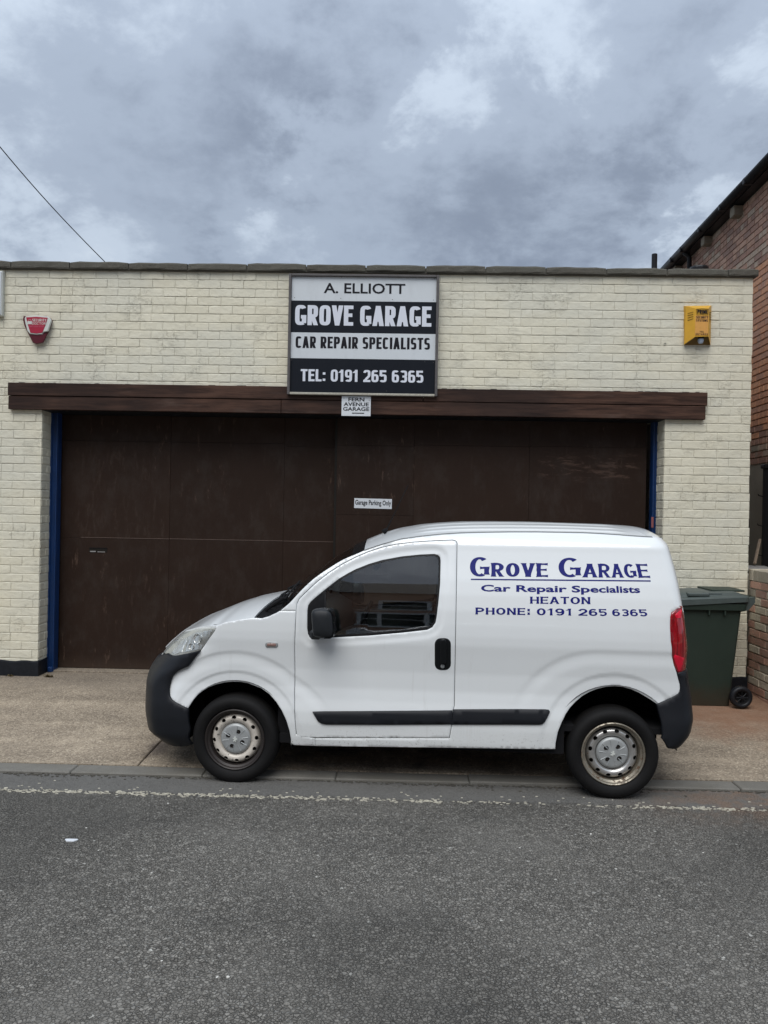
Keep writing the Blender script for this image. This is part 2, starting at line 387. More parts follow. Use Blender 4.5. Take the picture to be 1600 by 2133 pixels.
M['render'] = simple('grey_render', (.27, .25, .205), .9, var=.22, scale=4, bump=.25)
M['upvc_black'] = simple('black_plastic', (.014, .014, .016), .38, var=.2, scale=20)
M['stone_block'] = simple('pale_stone_block', (.22, .19, .145), .9, var=.25, scale=20, bump=.4)
M['slab'] = simple('grey_slab', (.27, .26, .25), .85, var=.25, scale=9, bump=.3)
M['wood'] = simple('old_grey_wood', (.30, .23, .17), .8, var=.3, scale=18, bump=.3)
# signs
def signmat(name, col, rough=.35, dirt=.25):
    q = NT(name); p = q.world()
    c = q.mix(q.math('MULTIPLY', q.rng(q.noise(q.mapv(p, (1, 1, .35)), 7, 6, .65), .45, .8), dirt), col, tuple(x * .55 + .02 for x in col))
    return q.out(c, rough, 0, None, Specular_IOR_Level=.2 if max(col) < .2 else .4)
M['sign_white'] = signmat('white_sign_sheet', (.60, .635, .66)); M['sign_black'] = signmat('black_sign_sheet', (.010, .0125, .018), .35, .2)
M['letter_white'] = signmat('white_vinyl', (.66, .69, .76), .4, .12); M['letter_black'] = signmat('black_vinyl', (.012, .012, .016), .4, .1)
M['frame_grey'] = simple('grey_weathered_frame', (.085, .078, .078), .6, var=.4, scale=25, bump=.3)
M['flaking'] = simple('flaking_white_wood', (.40, .38, .32), .8, var=.5, scale=60, bump=.6)
M['navy'] = signmat('navy_vinyl', (.010, .014, .155), .35, .1)
M['plate_white'] = signmat('white_plate', (.66, .69, .72), .4, .25)
# alarm boxes
M['alarm_red'] = simple('red_plastic', (.36, .012, .040), .35, var=.15, scale=20)
M['alarm_dark'] = simple('dark_red_plastic', (.085, .006, .014), .3, var=.2, scale=20)
M['alarm_white'] = simple('white_plastic', (.60, .62, .58), .4, var=.06, scale=20)
M['alarm_pink'] = simple('faded_red_print', (.26, .09, .09), .4, var=.1, scale=20)
M['alarm_yellow'] = simple('yellow_painted_steel', (.62, .335, .022), .42, var=.14, scale=14, bump=.05)
M['alarm_orange'] = simple('faded_orange_paint', (.66, .33, .075), .5, var=.15, scale=30)
M['dark_slot'] = simple('dark_slot', (.012, .010, .008), .7, var=.1)
M['lens_blue'] = simple('pale_blue_lens', (.42, .50, .62), .15, var=.1)
M['light_blue'] = simple('blue_sign_sheet', (.075, .14, .38), .35, var=.1)
# van
q = NT('white_car_paint'); p = q.world(); sx = q.xyz(p)
spot = q.math('MULTIPLY', q.rng(q.noise(p, 70, 6, .75), .55, .66), q.rng(q.math('ADD', sx[2], q.math('MULTIPLY', q.noise(p, 5, 4), .2)), .56, .36))
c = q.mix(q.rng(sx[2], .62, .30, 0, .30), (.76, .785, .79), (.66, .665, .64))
c = q.mix(q.math('MULTIPLY', spot, .75), c, (.25, .23, .20))
run = q.math('MULTIPLY', q.rng(q.noise(q.mapv(p, (22, 22, .8)), 1.0, 6, .65), .58, .75), q.rng(sx[2], 1.45, .7, 0, 1))
c = q.mix(q.math('MULTIPLY', run, .16), c, (.38, .36, .31))
c = q.mix(q.math('MULTIPLY', q.noise(p, 2.5, 5), .06), c, (.55, .55, .52))
M['van_paint'] = q.out(c, .30, 0, q.bump(q.noise(p, 350, 2), .012, .002), Coat_Weight=.8, Coat_Roughness=.03, Specular_IOR_Level=.4)
q = NT('black_textured_bumper'); p = q.world()
c = q.mix(q.noise(p, 5, 5), (.0075, .0085, .0115), (.014, .0155, .019))
M['bumper'] = q.out(c, .46, 0, q.bump(q.noise(p, 500, 2), .15, .001), Specular_IOR_Level=.26)
M['gloss_black'] = simple('gloss_black_plastic', (.008, .009, .010), .22, var=.1)
M['matt_black'] = simple('matt_black_liner', (.008, .008, .009), .9, var=.3, scale=12)
M['rubber_seal'] = simple('black_rubber_seal', (.011, .011, .012), .55, var=.2, scale=40)
q = NT('tyre_rubber'); p = q.world()
c = q.mix(q.noise(p, 25, 6, .6), (.0045, .0045, .0052), (.0100, .0095, .0090))
M['tyre'] = q.out(c, .72, 0, q.bump(q.noise(p, 160, 3), .2, .002), Specular_IOR_Level=.22)
def steel(name, paint, rust, amt, rr=.35, metal=.6):
    q = NT(name); p = q.tc.outputs['Object']
    s = q.rng(q.noise(p, 30, 7, .72), amt, amt + .10)
    big = q.rng(q.noise(p, 9, 5, .6), .42, .62)
    c = q.mix(q.math('MULTIPLY', q.noise(p, 15, 4), .5), paint, tuple(x * .7 for x in paint))
    c = q.mix(q.math('MULTIPLY', s, q.math('ADD', .35, big), clamp=True), c, rust)
    return q.out(c, q.math('ADD', rr, q.math('MULTIPLY', s, .4)), q.math('MULTIPLY', q.math('SUBTRACT', 1., s), metal))
M['wheel_cream'] = steel('cream_worn_wheel_paint', (.62, .57, .50), (.018, .013, .011), .545, .4, .1)
M['wheel_dark'] = steel('dark_wheel_paint', (.030, .024, .022), (.12, .085, .07), .70, .5, .2)
M['wheel_silver'] = steel('silver_wheel_paint', (.56, .55, .53), (.13, .075, .04), .62, .3, .75)
M['wheel_rust'] = steel('rusty_rim', (.30, .27, .215), (.085, .048, .026), .50, .35, .6)
M['hubcap'] = simple('grey_hub_cap', (.36, .375, .375), .42, .3, var=.08, scale=20)
def glass(name, tint, gloss=(1, 1, 1), rough=.0, f0=1.5, dirt=0.0):
    q = NT(name); t = q.t; t.nodes.remove(q.b)
    tr = q.n('ShaderNodeBsdfTransparent'); tr.inputs[0].default_value = (*tint, 1)
    gl = q.n('ShaderNodeBsdfGlossy'); gl.inputs['Color'].default_value = (*gloss, 1); gl.inputs['Roughness'].default_value = rough
    fr = q.n('ShaderNodeFresnel'); fr.inputs['IOR'].default_value = f0
    mx = q.n('ShaderNodeMixShader'); q.l(fr.outputs[0], mx.inputs[0]); q.l(tr.outputs[0], mx.inputs[1]); q.l(gl.outputs[0], mx.inputs[2])
    q.l(mx.outputs[0], t.nodes['Material Output'].inputs[0]); return q.m
M['glass'] = glass('van_window_glass', (.80, .86, .84), f0=1.95)
M['clear_lens'] = glass('clear_headlamp_lens', (.92, .92, .90), f0=1.45, rough=.02)
q = NT('headlamp_reflector'); p = q.world()
M['reflector'] = q.out(q.mix(q.noise(p, 14, 3), (.74, .76, .76), (.95, .96, .96)), .22, .7, q.bump(q.noise(q.mapv(p, (30, 30, 8)), 1.0, 2), .5, .02))
M['lamp_cream'] = simple('hazy_lamp_edge', (.52, .53, .51), .3, var=.1, scale=20)
q = NT('red_tail_lens'); p = q.world(); sx = q.xyz(p)
M['tail_red'] = q.out(q.mix(q.rng(q.noise(q.mapv(p, (60, 60, 4)), 1, 2), .3, .7), (.14, .001, .004), (.36, .003, .010)), .08, 0, None, Coat_Weight=1.0, Coat_Roughness=.02, Transmission_Weight=.0)
M['tail_bright'] = simple('bright_red_lens', (.62, .010, .035), .12, var=.15, scale=10)
M['orange_lens'] = simple('amber_lens', (.30, .19, .165), .2, var=.1)
M['seat'] = simple('dark_seat_fabric', (.055, .062, .066), .9, var=.2, scale=60, bump=.2)
M['dash'] = simple('grey_dash_plastic', (.10, .11, .11), .6, var=.15, scale=30)
M['cream_trim'] = simple('pale_trim', (.30, .29, .25), .8, var=.1)
# bin
q = NT('green_bin_plastic'); p = q.world(); sx = q.xyz(p)
c = q.mix(q.noise(q.mapv(p, (1, 1, .6)), 5, 6, .65), (.017, .028, .022), (.031, .045, .035))
c = q.mix(q.math('MULTIPLY', q.rng(q.math('ADD', sx[2], q.math('MULTIPLY', q.noise(p, 7, 5), .3)), .50, .22), .6), c, (.050, .030, .018))
M['bin'] = q.out(c, .55, 0, q.bump(q.noise(p, 30, 4), .12, .004), Specular_IOR_Level=.25)
M['bin_lid'] = simple('grey_green_bin_lid', (.060, .076, .072), .45, var=.3, scale=9, bump=.1)
M['weed'] = simple('dry_weed', (.16, .12, .05), .8, var=.4, scale=30)
M['line_paint'] = simple('worn_cream_road_paint', (.52, .49, .40), .75, var=.3, scale=25, bump=.3)
M['pale_stone'] = simple('pale_grit', (.55, .54, .50), .8, var=.2, scale=60)
M['seam_grey'] = simple('grey_seam_sealer', (.16, .17, .17), .6)
M['roofing'] = simple('grey_corrugated_sheet', (.13, .125, .115), .85, var=.25, scale=8, bump=.2)
# ================================================================== GROUND
def plane(name, x0, x1, y0, y1, z, m, kind='structure', nx=1, ny=1, zf=None, parent=None):
    rows = [[(x0 + (x1 - x0) * i / nx, y0 + (y1 - y0) * j / ny, z if zf is None else zf(x0 + (x1 - x0) * i / nx, y0 + (y1 - y0) * j / ny)) for j in range(ny + 1)] for i in range(nx + 1)]
    o = MB().grid(rows).build(name, m, parent, fix=False)
    if parent is None: tag(o, kind=kind)
    for p_ in o.data.polygons:
        pass
    me = o.data
    if me.polygons[0].normal.z < 0: me.flip_normals()
    return o
KF, KB = 5.245, 5.40            # kerb front and back
WY = 7.80                       # face of the garage wall
PAV0, PAV1 = .022, .100         # pavement height at kerb and at wall
def pav(y): return PAV0 + (PAV1 - PAV0) * min(1.15, (y - KB) / (WY - KB))
plane('ground', -400, 400, -400, 400, -.012, M['earth'])
plane('road', -60, 60, -1.6, KF + .02, 0.0, M['asphalt'])
def slab(name, x0, x1, parent, bevel=.006):
    g = .005
    mb = MB()
    ys = [KB + .003, KB + .6, KB + 1.2, KB + 1.8, WY, WY + .55]
    top = [[(x, y, pav(y)) for y in ys] for x in (x0 + g, x0 + g + bevel, x1 - g - bevel, x1 - g)]
    for r in (top[0], top[3]):
        for i in range(len(r)): r[i] = (r[i][0], r[i][1], r[i][2] - bevel)
    mb.grid(top)
    mb.grid([[(x0 + g, y, pav(y) - bevel) for y in ys], [(x0 + g, y, pav(y) - .1) for y in ys]])
    mb.grid([[(x1 - g, y, pav(y) - bevel) for y in ys], [(x1 - g, y, pav(y) - .1) for y in ys]])
    mb.grid([[(x, ys[0], pav(ys[0]) - (bevel if k in (0, 3) else 0)) for k, x in enumerate((x0 + g, x0 + g + bevel, x1 - g - bevel, x1 - g))], [(x, ys[0], -.05) for x in (x0 + g, x0 + g + bevel, x1 - g - bevel, x1 - g)]])
    return mb.build(name, M['pavement'], parent, merge=True)
pavement = tag(empty('pavement'), kind='structure')
xs = [-14, -8.5, -5.0, -1.83, 1.35, 4.55, 9, 14]
for a, b in zip(xs[:-1], xs[1:]): slab('concrete_bay', a, b, pavement)
plane('joint_bed', -14, 14, KB - .1, WY + .5, 0, M['grout'], zf=lambda x, y: pav(max(y, KB)) - .016, ny=2, parent=pavement)
# kerb stones (0.915 m), set slightly unevenly
kerb = tag(empty('kerb'), kind='structure')
kx = onZ(155, 1600, .02)[0]
for i in range(-9, 12):
    x0 = kx + .915 * i; mb = MB(); r = random.Random(i + 50)
    mb.box(x0 + .0015, x0 + .9135, KF + r.uniform(-.004, .004), KB - .002, -.08, PAV0 - .002 + r.uniform(-.003, .003), b=.007)
    mb.build('kerb_stone', M['kerb'], kerb)
MB().box(-10, 12, KF + .012, KB - .006, -.08, .008).build('kerb_joint', M['grout'], kerb)
# worn edge line: scraps of old paint left between the chips
LY = 4.925
mb = MB(); r = random.Random(3)
def flake(mb, x, y, rx, ry, z, r, n=7):
    a0 = r.uniform(0, 6.28); pts = []
    for k in range(n):
        a = a0 + 2 * pi * k / n; rr = r.uniform(.45, 1.1)
        pts.append((x + cos(a) * rx * rr, y + sin(a) * ry * rr, z))
    mb.add(pts + [(p_[0], p_[1], z - .004) for p_ in pts], [tuple(range(n))] + [(k, (k + 1) % n, n + (k + 1) % n, n + k) for k in range(n)])
def dens(x):
    d = .5 + .5 * sin(x * 3.1 + 1) * sin(x * 1.3 + .4)
    if x < -.9: d = max(d, .72)
    if -2.55 < x < -2.1 or -1.4 < x < -1.2: d = max(d, .85)
    if -.9 < x < .2: d = max(d * .9, .35)
    if .3 < x < 1.3: d *= .38
    if 1.7 < x < 2.35: d = max(d, .8)
    if x > 2.4: d *= .5
    return d
for k in range(2100):
    x = r.uniform(-4.5, 4.5)
    if r.random() > dens(x): continue
    y = LY + r.gauss(0, .016)
    y = min(max(y, LY - .040), LY + .040)
    s = r.uniform(.35, 1.0)
    flake(mb, x, y, .0170 * s, .0055 * s, .0035, r)
GD = MB()
for k in range(900):
    x = r.uniform(-4.5, 4.5); flake(GD, x, KF - .004 - abs(r.gauss(0, .012)) * (1.6 + sin(x * 2.3)), .016 * r.uniform(.3, 1), .006 * r.uniform(.4, 1), .0045 + r.uniform(0, .003), r)
tag(GD.build('gutter_dirt', M['grout']), 'dark dirt and leaf litter lying along the foot of the kerb', kind='stuff')
for k in range(70):
    x = r.uniform(-4, 4); flake(mb, x, LY + .09 + r.gauss(0, .03), .010, .004, .0035, r)
o = mb.build('road_edge_line', M['line_paint']); tag(o, 'worn broken cream edge line flaking off the road beside the kerb', kind='stuff')
# loose grit, a white splat and gutter debris
def pebble(x, y, s, m, lab, z=0, name='stone_chip', grp='loose pale stone chips on the road', flat=.5):
    mb = MB(); rr = random.Random(int(x * 1000) & 0xffff); bm = bmesh.new(); bmesh.ops.create_icosphere(bm, subdivisions=1, radius=1)
    vs = [tuple(v.co * rr.uniform(.75, 1.15)) for v in bm.verts]; bm.verts.index_update(); fs = [tuple(v.index for v in f.verts) for f in bm.faces]; bm.free()
    mb.add([(a * s * 1.2, b * s, c * s * flat) for a, b, c in vs], fs)
    o = mb.build(name, m); o.location = (x, y, z + s * flat * .4); return tag(o, lab, 'stone', grp)
for (px, py, s, lab) in [(205, 1771, .0045, 'white grit chip on the road left of the large white splat, beyond it'), (180, 1724, .006, 'pale chip just beyond the white splat on the road'),
                    (350, 1673, .006, 'white chip close below the worn edge line in front of the bumper'), (1231, 1737, .008, 'bright white chip on the road below the rear wheel'),
                    (1083, 1766, .006, 'white chip on open asphalt left of the one below the rear wheel'), (475, 2034, .007, 'brightest white chip in the foreground asphalt'),
                    (452, 2035, .006, 'small white chip left beside the brightest foreground chip'), (337, 2001, .006, 'white chip in the foreground left of the paired chips'),
                    (316, 1818, .006, 'white chip on the road far left of centre, above the foreground patch'), (1465, 1776, .006, 'white chip on the road at right below the bin')]:
    p_ = onZ(px, py, .003); pebble(p_[0], p_[1], s, M['pale_stone'], lab, .001)
mb = MB(); p_ = onZ(148, 1750, .003); r = random.Random(5)
pts = [(p_[0] + cos(a) * .032 * (1 + .25 * sin(3 * a)), p_[1] + sin(a) * .022 * (1 + .3 * cos(2 * a)), .0045) for a in np.linspace(0, 2 * pi, 18)[:-1]]
mb.add(pts + [(a, b, 0) for a, b, c in pts], [tuple(range(17))] + [(k, (k + 1) % 17, 17 + (k + 1) % 17, 17 + k) for k in range(17)])
tag(mb.build('paint_splat', M['plate_white']), 'flat white paint splat on the road at the lower left', 'splat')
for (px, py, s, lab) in [(1084, 1648, .010, 'dark pebble in the gutter left of the rear wheel'), (1338, 1650, .009, 'dark pebble in the gutter touching the right side of the rear tyre'), (1352, 1651, .007, 'smaller dark pebble just right of the one touching the rear tyre'), (1429, 1658, .009, 'dark pebble in the gutter below the rear bumper')]:
    p_ = onZ(px, py, .003); pebble(p_[0], p_[1], s, M['grout'], lab, 0, 'gutter_pebble', 'dark pebbles in the gutter', .8)

# ================================================================== GARAGE BUILDING
G = empty('garage_building', (0, WY, 0), 0, 'low flat-fronted cream painted brick garage with brown doors and stone coping', 'building')
def gp(x, y, z): return (x, y - WY, z)          # world to building coordinates
XL, XR, OL, OR_ = -6.2, 3.497, -3.692, 2.640
TOPZ, OZ = 4.262, 2.828
DY = 8.06
mb = MB()
mb.box(XL, OL, .0030, .45, -.1, TOPZ); mb.box(OR_, XR - .006, .0030, .45, -.1, TOPZ); mb.box(OL, OR_, .0030, .45, OZ, TOPZ)
mb.build('wall', M['paint'], G)
mb = MB(); mb.box(XL, XR - .02, 9, 9.3, -.1, 4.0); mb.box(XL, XL + .25, .45, 9, -.1, 4.0); mb.box(XR - .27, XR - .02, .45, 9, -.1, 4.0)
mb.build('rear_walls', M['mortar'], G)
mb = MB(); nn = 220; rr_ = []
for i in range(nn + 1):
    x = XL + (XR - XL) * i / nn; z = 4.315 + .022 * sin(i * 2 * pi / 1.6 * (XR - XL) / nn / .076 * 1.6)
    rr_.append([(x, .46, z + .0), (x, 9.2, z - .25)])
mb.grid(rr_).build('roof', M['roofing'], G)
# -- bricks
CO = .0866
def brick_proto(seed, nx=6, nz=3):
    r = random.Random(seed); mb = MB(); d = 0.0075
    xs = [0, .02, .2, .36, .52, .68, .84, .98, 1]; zs = [0, .065, .50, .935, 1]
    rows = []
    for j, zf in enumerate(zs):
        row = []
        for i, xf in enumerate(xs):
            e = i in (0, len(xs) - 1) or j in (0, len(zs) - 1)
            y = (.0018 if j in (0, len(zs) - 1) else .0008) if e else -r.uniform(.0008, .0020)
            row.append((xf + (r.uniform(-.010, .010) if 0 < i < len(xs) - 1 else r.uniform(-.003, .003)), y, zf + (r.uniform(-.03, .03) if not e and j == 2 else r.uniform(-.028, .028))))
        rows.append(row)
    mb.grid(rows)
    return mb.mesh('brick', M['paint'], smooth=False, fix=False)
def orient(me, ny=-1):
    s = sum(p_.normal.y * p_.area for p_ in me.polygons)
    if s * ny < 0: me.flip_normals()
    return me
protos = [orient(brick_proto(100 + i)) for i in range(14)]
bricks = []      # x0, x1, z0, z1
r = random.Random(21)
row = 0; z = TOPZ
while z > .16:
    z0 = z - CO; segs = []
    if z0 > OZ - .04: segs = [(XL, XR)]
    else: segs = [(XL, OL), (OR_, XR)]
    if z0 < OZ < z: segs = [(XL, OL), (OR_, XR)]
    header = row in (14, 30)
    L = .1175 if header else .2345
    off = (0 if row % 2 else .117) + (0.03 if header else 0)
    for (a, b) in segs:
        k0 = math.floor((a - off) / L)
        x = a
        while x < b - .001:
            nxt = off + L * (math.floor((x - off) / L + 1e-6) + 1) + r.uniform(-.006, .006)
            if not header and r.random() < .05: nxt = x + .117
            if nxt - x < .05: nxt += L
            if b - nxt < .06: nxt = b
            nxt = min(nxt, b)
            ex0 = x + .0015; ex1 = nxt - .0015
            if abs(nxt - XR) < .001: ex1 = XR + r.uniform(-.010, .004)
            if nxt == b and b == OL: ex1 = OL
            if x == a and a == OR_: ex0 = OR_
            bricks.append((ex0, ex1, z0 + .0024, z - .0020))
            x = nxt
    z = z0; row += 1
def vis(bk):
    x = (bk[0] + bk[1]) / 2; zc = (bk[2] + bk[3]) / 2
    if x < -4.15: return 0
    if -1.2 < x < .36 and zc > 3.0: return 0           # behind the sign
    if -4.03 < x < 3.04 and 2.82 < zc < 3.09: return 0  # behind the boards
    if 1.5 < x < 2.95 and zc < 1.6: return .1
    return (bk[1] - bk[0]) * (1 / (1 + .02 * abs(x)))
order = sorted(range(len(bricks)), key=lambda i: -vis(bricks[i]))
top = set(order[:300]); stuff = MB()
for i, (x0, x1, z0, z1) in enumerate(bricks):
    me = r.choice(protos)
    if i in top:
        o = link('brick', me, G); o.location = (x0, r.uniform(-.0034, .0012), z0); o.scale = (x1 - x0, 1, z1 - z0)
    else:
        yo = r.uniform(-.0025, .0015)
        stuff.add([(x0 + v.co.x * (x1 - x0), v.co.y + yo, z0 + v.co.z * (z1 - z0)) for v in me.vertices], [tuple(p_.vertices) for p_ in me.polygons])
# reveals of the opening and the outer corner (bricks seen end-on)
def side_bricks(X, sgn, y0, y1, ztop, zbot):
    z = TOPZ; k = 0
    while z > zbot:
        z0 = z - CO
        if z <= ztop + .03:
            cuts = [y0, y0 + .112, y1] if k % 2 else [y0, y1 - .04, y1]
            for a, b in zip(cuts[:-1], cuts[1:]):
                e = sgn * (.0045 + r.uniform(-.002, .002))
                zz = [z0 + .0045, z0 + .012, z - .011, z - .0035]
                rows = [[(X + (0 if i in (0, 3) or j in (0, 3) else e), yy, zv) for j, yy in enumerate((a + .003, a + .012, b - .012, b - .003))] for i, zv in enumerate(zz)]
                stuff.grid(rows)
        z = z0; k += 1
side_bricks(OL, 1, .004, .235, OZ, .2)
side_bricks(OR_, -1, .004, .235, OZ, .2)
side_bricks(XR - .006, 1, .004, .44, TOPZ, .2)
o = stuff.build('brickwork', M['paint'], G, smooth=False, fix=False); tag(o, kind='stuff')
for nm, f in (('x', 1),):
    pass
# black plinth
r = random.Random(9)
def plinth(pts, ztop, parent):
    mb = MB(); rows = [[], [], [], []]
    P = []
    for (a, b) in zip(pts[:-1], pts[1:]):
        n = max(1, int(math.dist(a, b) / .06))
        P += [(a[0] + (b[0] - a[0]) * k / n, a[1] + (b[1] - a[1]) * k / n) for k in range(n)]
    P.append(pts[-1])
    for (x, y) in P:
        zt = ztop + r.uniform(-.006, .008)
        rows[0].append((x, y, .0)); rows[1].append((x + r.uniform(-.002, .002), y, zt - .015)); rows[2].append((x, y + .004, zt)); rows[3].append((x, y + .02, zt + .002))
    return mb.grid(rows).build('plinth', M['black_paint'], parent, smooth=False)
plinth([(XL, -.012), (OL + .012, -.012), (OL + .012, .235)], .255, G)
plinth([(OR_ - .012, .235), (OR_ - .012, -.012), (XR + .006, -.012), (XR + .006, .45)], .255, G)
# coping stones
cx0 = onY(23, 549, WY - .04)[0]; r = random.Random(12)
n_c = 0
for i in range(-3, 14):
    a = cx0 + .604 * i
    b = a + .604
    if i == 12: b = XR + .035
    if i > 12: break
    if b < XL: continue
    zt = 4.338 + r.uniform(-.004, .003); zb = TOPZ + r.uniform(.004, .010)
    mb = MB(); a += .005 + r.uniform(0, .004); b -= .005
    n = 6; ring = []
    prof = [(-.045, zb), (-.050, zb + .012), (-.049, zt - .014), (-.040, zt), (.20, zt + .004), (.25, zt - .01), (.25, zb)]
    rows = []
    for k in range(n + 1):
        x = a + (b - a) * k / n; en = .006 if k in (0, n) else 0
        rows.append([(x, y + (en if j < 4 else 0) + (r.uniform(-.003, .003) if j < 5 else 0), zz - (en if 2 < j < 5 else 0) + r.uniform(-.0025, .0025)) for j, (y, zz) in enumerate(prof)])
    mb.grid([rw + [rw[0]] for rw in rows]); mb.add(rows[0], [tuple(range(7))]); mb.add(rows[-1], [tuple(range(7))])
    mb.build('coping_stone', M['coping'], G, merge=True); n_c += 1
MB().box(XL, XR + .01, -.03, .24, TOPZ - .002, TOPZ + .05).build('coping_bed', M['coping'], G)
# beam of two stained boards (each with a butt joint)
zt, zm, zb = 3.095, 2.962, 2.825
j1 = onY(585, 850, WY - .06)[0]
for (a, b, z0, z1, y0) in [(-4.022, .20, zm + .003, zt, -.062), (.204, 3.038, zm + .003, zt, -.060), (-4.018, j1, zb, zm - .003, -.055), (j1 + .004, 3.022, zb, zm - .003, -.057)]:
    mb = MB(); mb.box(a, b, y0, -.004, z0, z1, b=.004); mb.build('beam_board', M['timber'], G)
MB().box(OL, OR_, -.004, .32, OZ - .004, OZ + .02).build('opening_soffit', M['black_paint'], G)
mb = MB(); r = random.Random(4)
for k in range(70):
    x = r.uniform(-4.0, 3.0); w = r.uniform(.01, .07)
    mb.box(x, x + w, -.03, -.004, zt - .001, zt + r.uniform(.002, .010))
tag(mb.build('sealant', M['black_paint'], G), kind='stuff')
# blue steel door frame
for (xa, xb, nm) in ((onY(109, 900, DY - .03)[0], onY(123, 900, DY - .03)[0], 'l'), (onY(1358, 1000, DY - .03)[0], onY(1371.5, 1000, DY - .03)[0], 'r')):
    mb = MB(); mb.box(xa, xb, .215, .232, .10, OZ, b=.003); mb.box(xa, xa + .012, .195, .217, .10, OZ, b=.002); mb.box(xb - .012, xb, .195, .217, .10, OZ, b=.002)
    mb.box(xa, xb, .232, .30, .1, OZ)
    if nm == 'r': mb.box((xa + xb) / 2 - .006, (xa + xb) / 2 + .006, .205, .217, .1, OZ, b=.002)
    mb.build('frame_post', M['blue'], G)
mb = MB(); x = onY(104, 1385, DY - .02)[0]; mb.box(x, x + .05, .17, .23, .10, .16, b=.012); mb.build('floor_guide', M['blue'], G)
# doors: two sliding leaves faced with ply sheets
def leaf(nm, px_cols, zrows, Y, bot=.125):
    d = empty(nm, (0, Y - WY, 0)); d.parent = G
    xs = [onY(a, 1000, Y)[0] for a in px_cols]
    MB().box(xs[0] + .01, xs[-1] - .01, .012, .05, bot + .004, OZ).build('door_backing', M['dark_slot'], d)
    for i in range(len(xs) - 1):
        zz = [bot] + zrows[i] + [OZ - .006]
        for a, b in zip(zz[:-1], zz[1:]):
            yo = rnd.uniform(-.0015, .0015)
            MB().box(xs[i] + .0010, xs[i + 1] - .0010, yo, .011, a + .0010, b - .0010, b=.0008).build('door_sheet', M['door_brown'], d)
    return d, xs
def zpx(x, y, Y): return float(onY(x, y, Y)[2])
la, lxs = leaf('left_door_leaf'.replace('left_', ''), [119, 355, 592, 712], [[zpx(300, 1122, 8.135), zpx(300, 920, 8.135)], [zpx(450, 1124, 8.135), zpx(450, 922, 8.135)], [zpx(650, 1128, 8.135), zpx(650, 931, 8.135)]], 8.135)
ra, rxs = leaf('door_leaf', [701, 862, 1102, 1346], [[zpx(780, 1073, 8.06), zpx(780, 928, 8.06)], [zpx(1000, 1100, 8.06), zpx(1000, 929, 8.06)], [zpx(1200, 931, 8.06)]], 8.06)
MB().box(rxs[0] - .022, rxs[0] + .001, -.003, .060, .125, OZ).build('leaf_gap_dark', M['dark_slot'], ra)  # dark-coloured strip standing in for the shaded gap between the leaves
# pale drip beads on the left leaf sheets
for a, b, zc in ((onY(168, 1120, 8.135)[0], lxs[1], zpx(300, 1121.5, 8.135)), (lxs[1], lxs[2], zpx(450, 1124, 8.135)), (lxs[2], lxs[3] - .02, zpx(650, 1128, 8.135))):
    MB().box(a + .004, b - .004, -.004, .002, zc - .0025, zc + .0025).build('bead', simple('worn_bead', (.11, .075, .06), .6, var=.5, scale=30) if 'worn_bead' not in bpy.data.materials else bpy.data.materials['worn_bead'], la)
x0, zz1 = onY(184, 1142, 8.105)[[0, 2]]; x1, zz0 = onY(221, 1151, 8.105)[[0, 2]]
lb = empty('letter_slot', (0, 0, 0)); lb.parent = la
MB().box(x0, x1, -.004, .0, zz0, zz1).build('slot', M['dark_slot'], lb)
MB().box(x0, x1, -.008, -.001, zz1, zz1 + .006).build('rim', M['matt_black'], lb)
MB().box(x0 + .01, x0 + .07, -.0065, -.0042, zz0 + .002, zz0 + .014).box(x0 + .09, x1 - .02, -.0065, -.0042, zz0 + .001, zz0 + .008).build('post_inside', M['slab'], lb)
# door bottom rail and threshold
MB().box(OL, OR_, .20, .42, .08, .121, b=.006).build('threshold', M['pavement'], G)
# warning label on the right post
p_ = onY(1357, 1088, DY - .04)
MB().box(p_[0] - .012, p_[0] + .012, .185, .192, p_[2] - .055, p_[2] + .055, b=.002).build('post_label', M['alarm_pink'], G)
# small hole and dark defects in the brickwork
p_ = onY(1385, 717, WY); MB().lathe([(.012, 0), (.012, .006), (0.0, .006)], 12, c=(p_[0], -.0065, p_[2])).build('drilled_hole', M['dark_slot'], G)

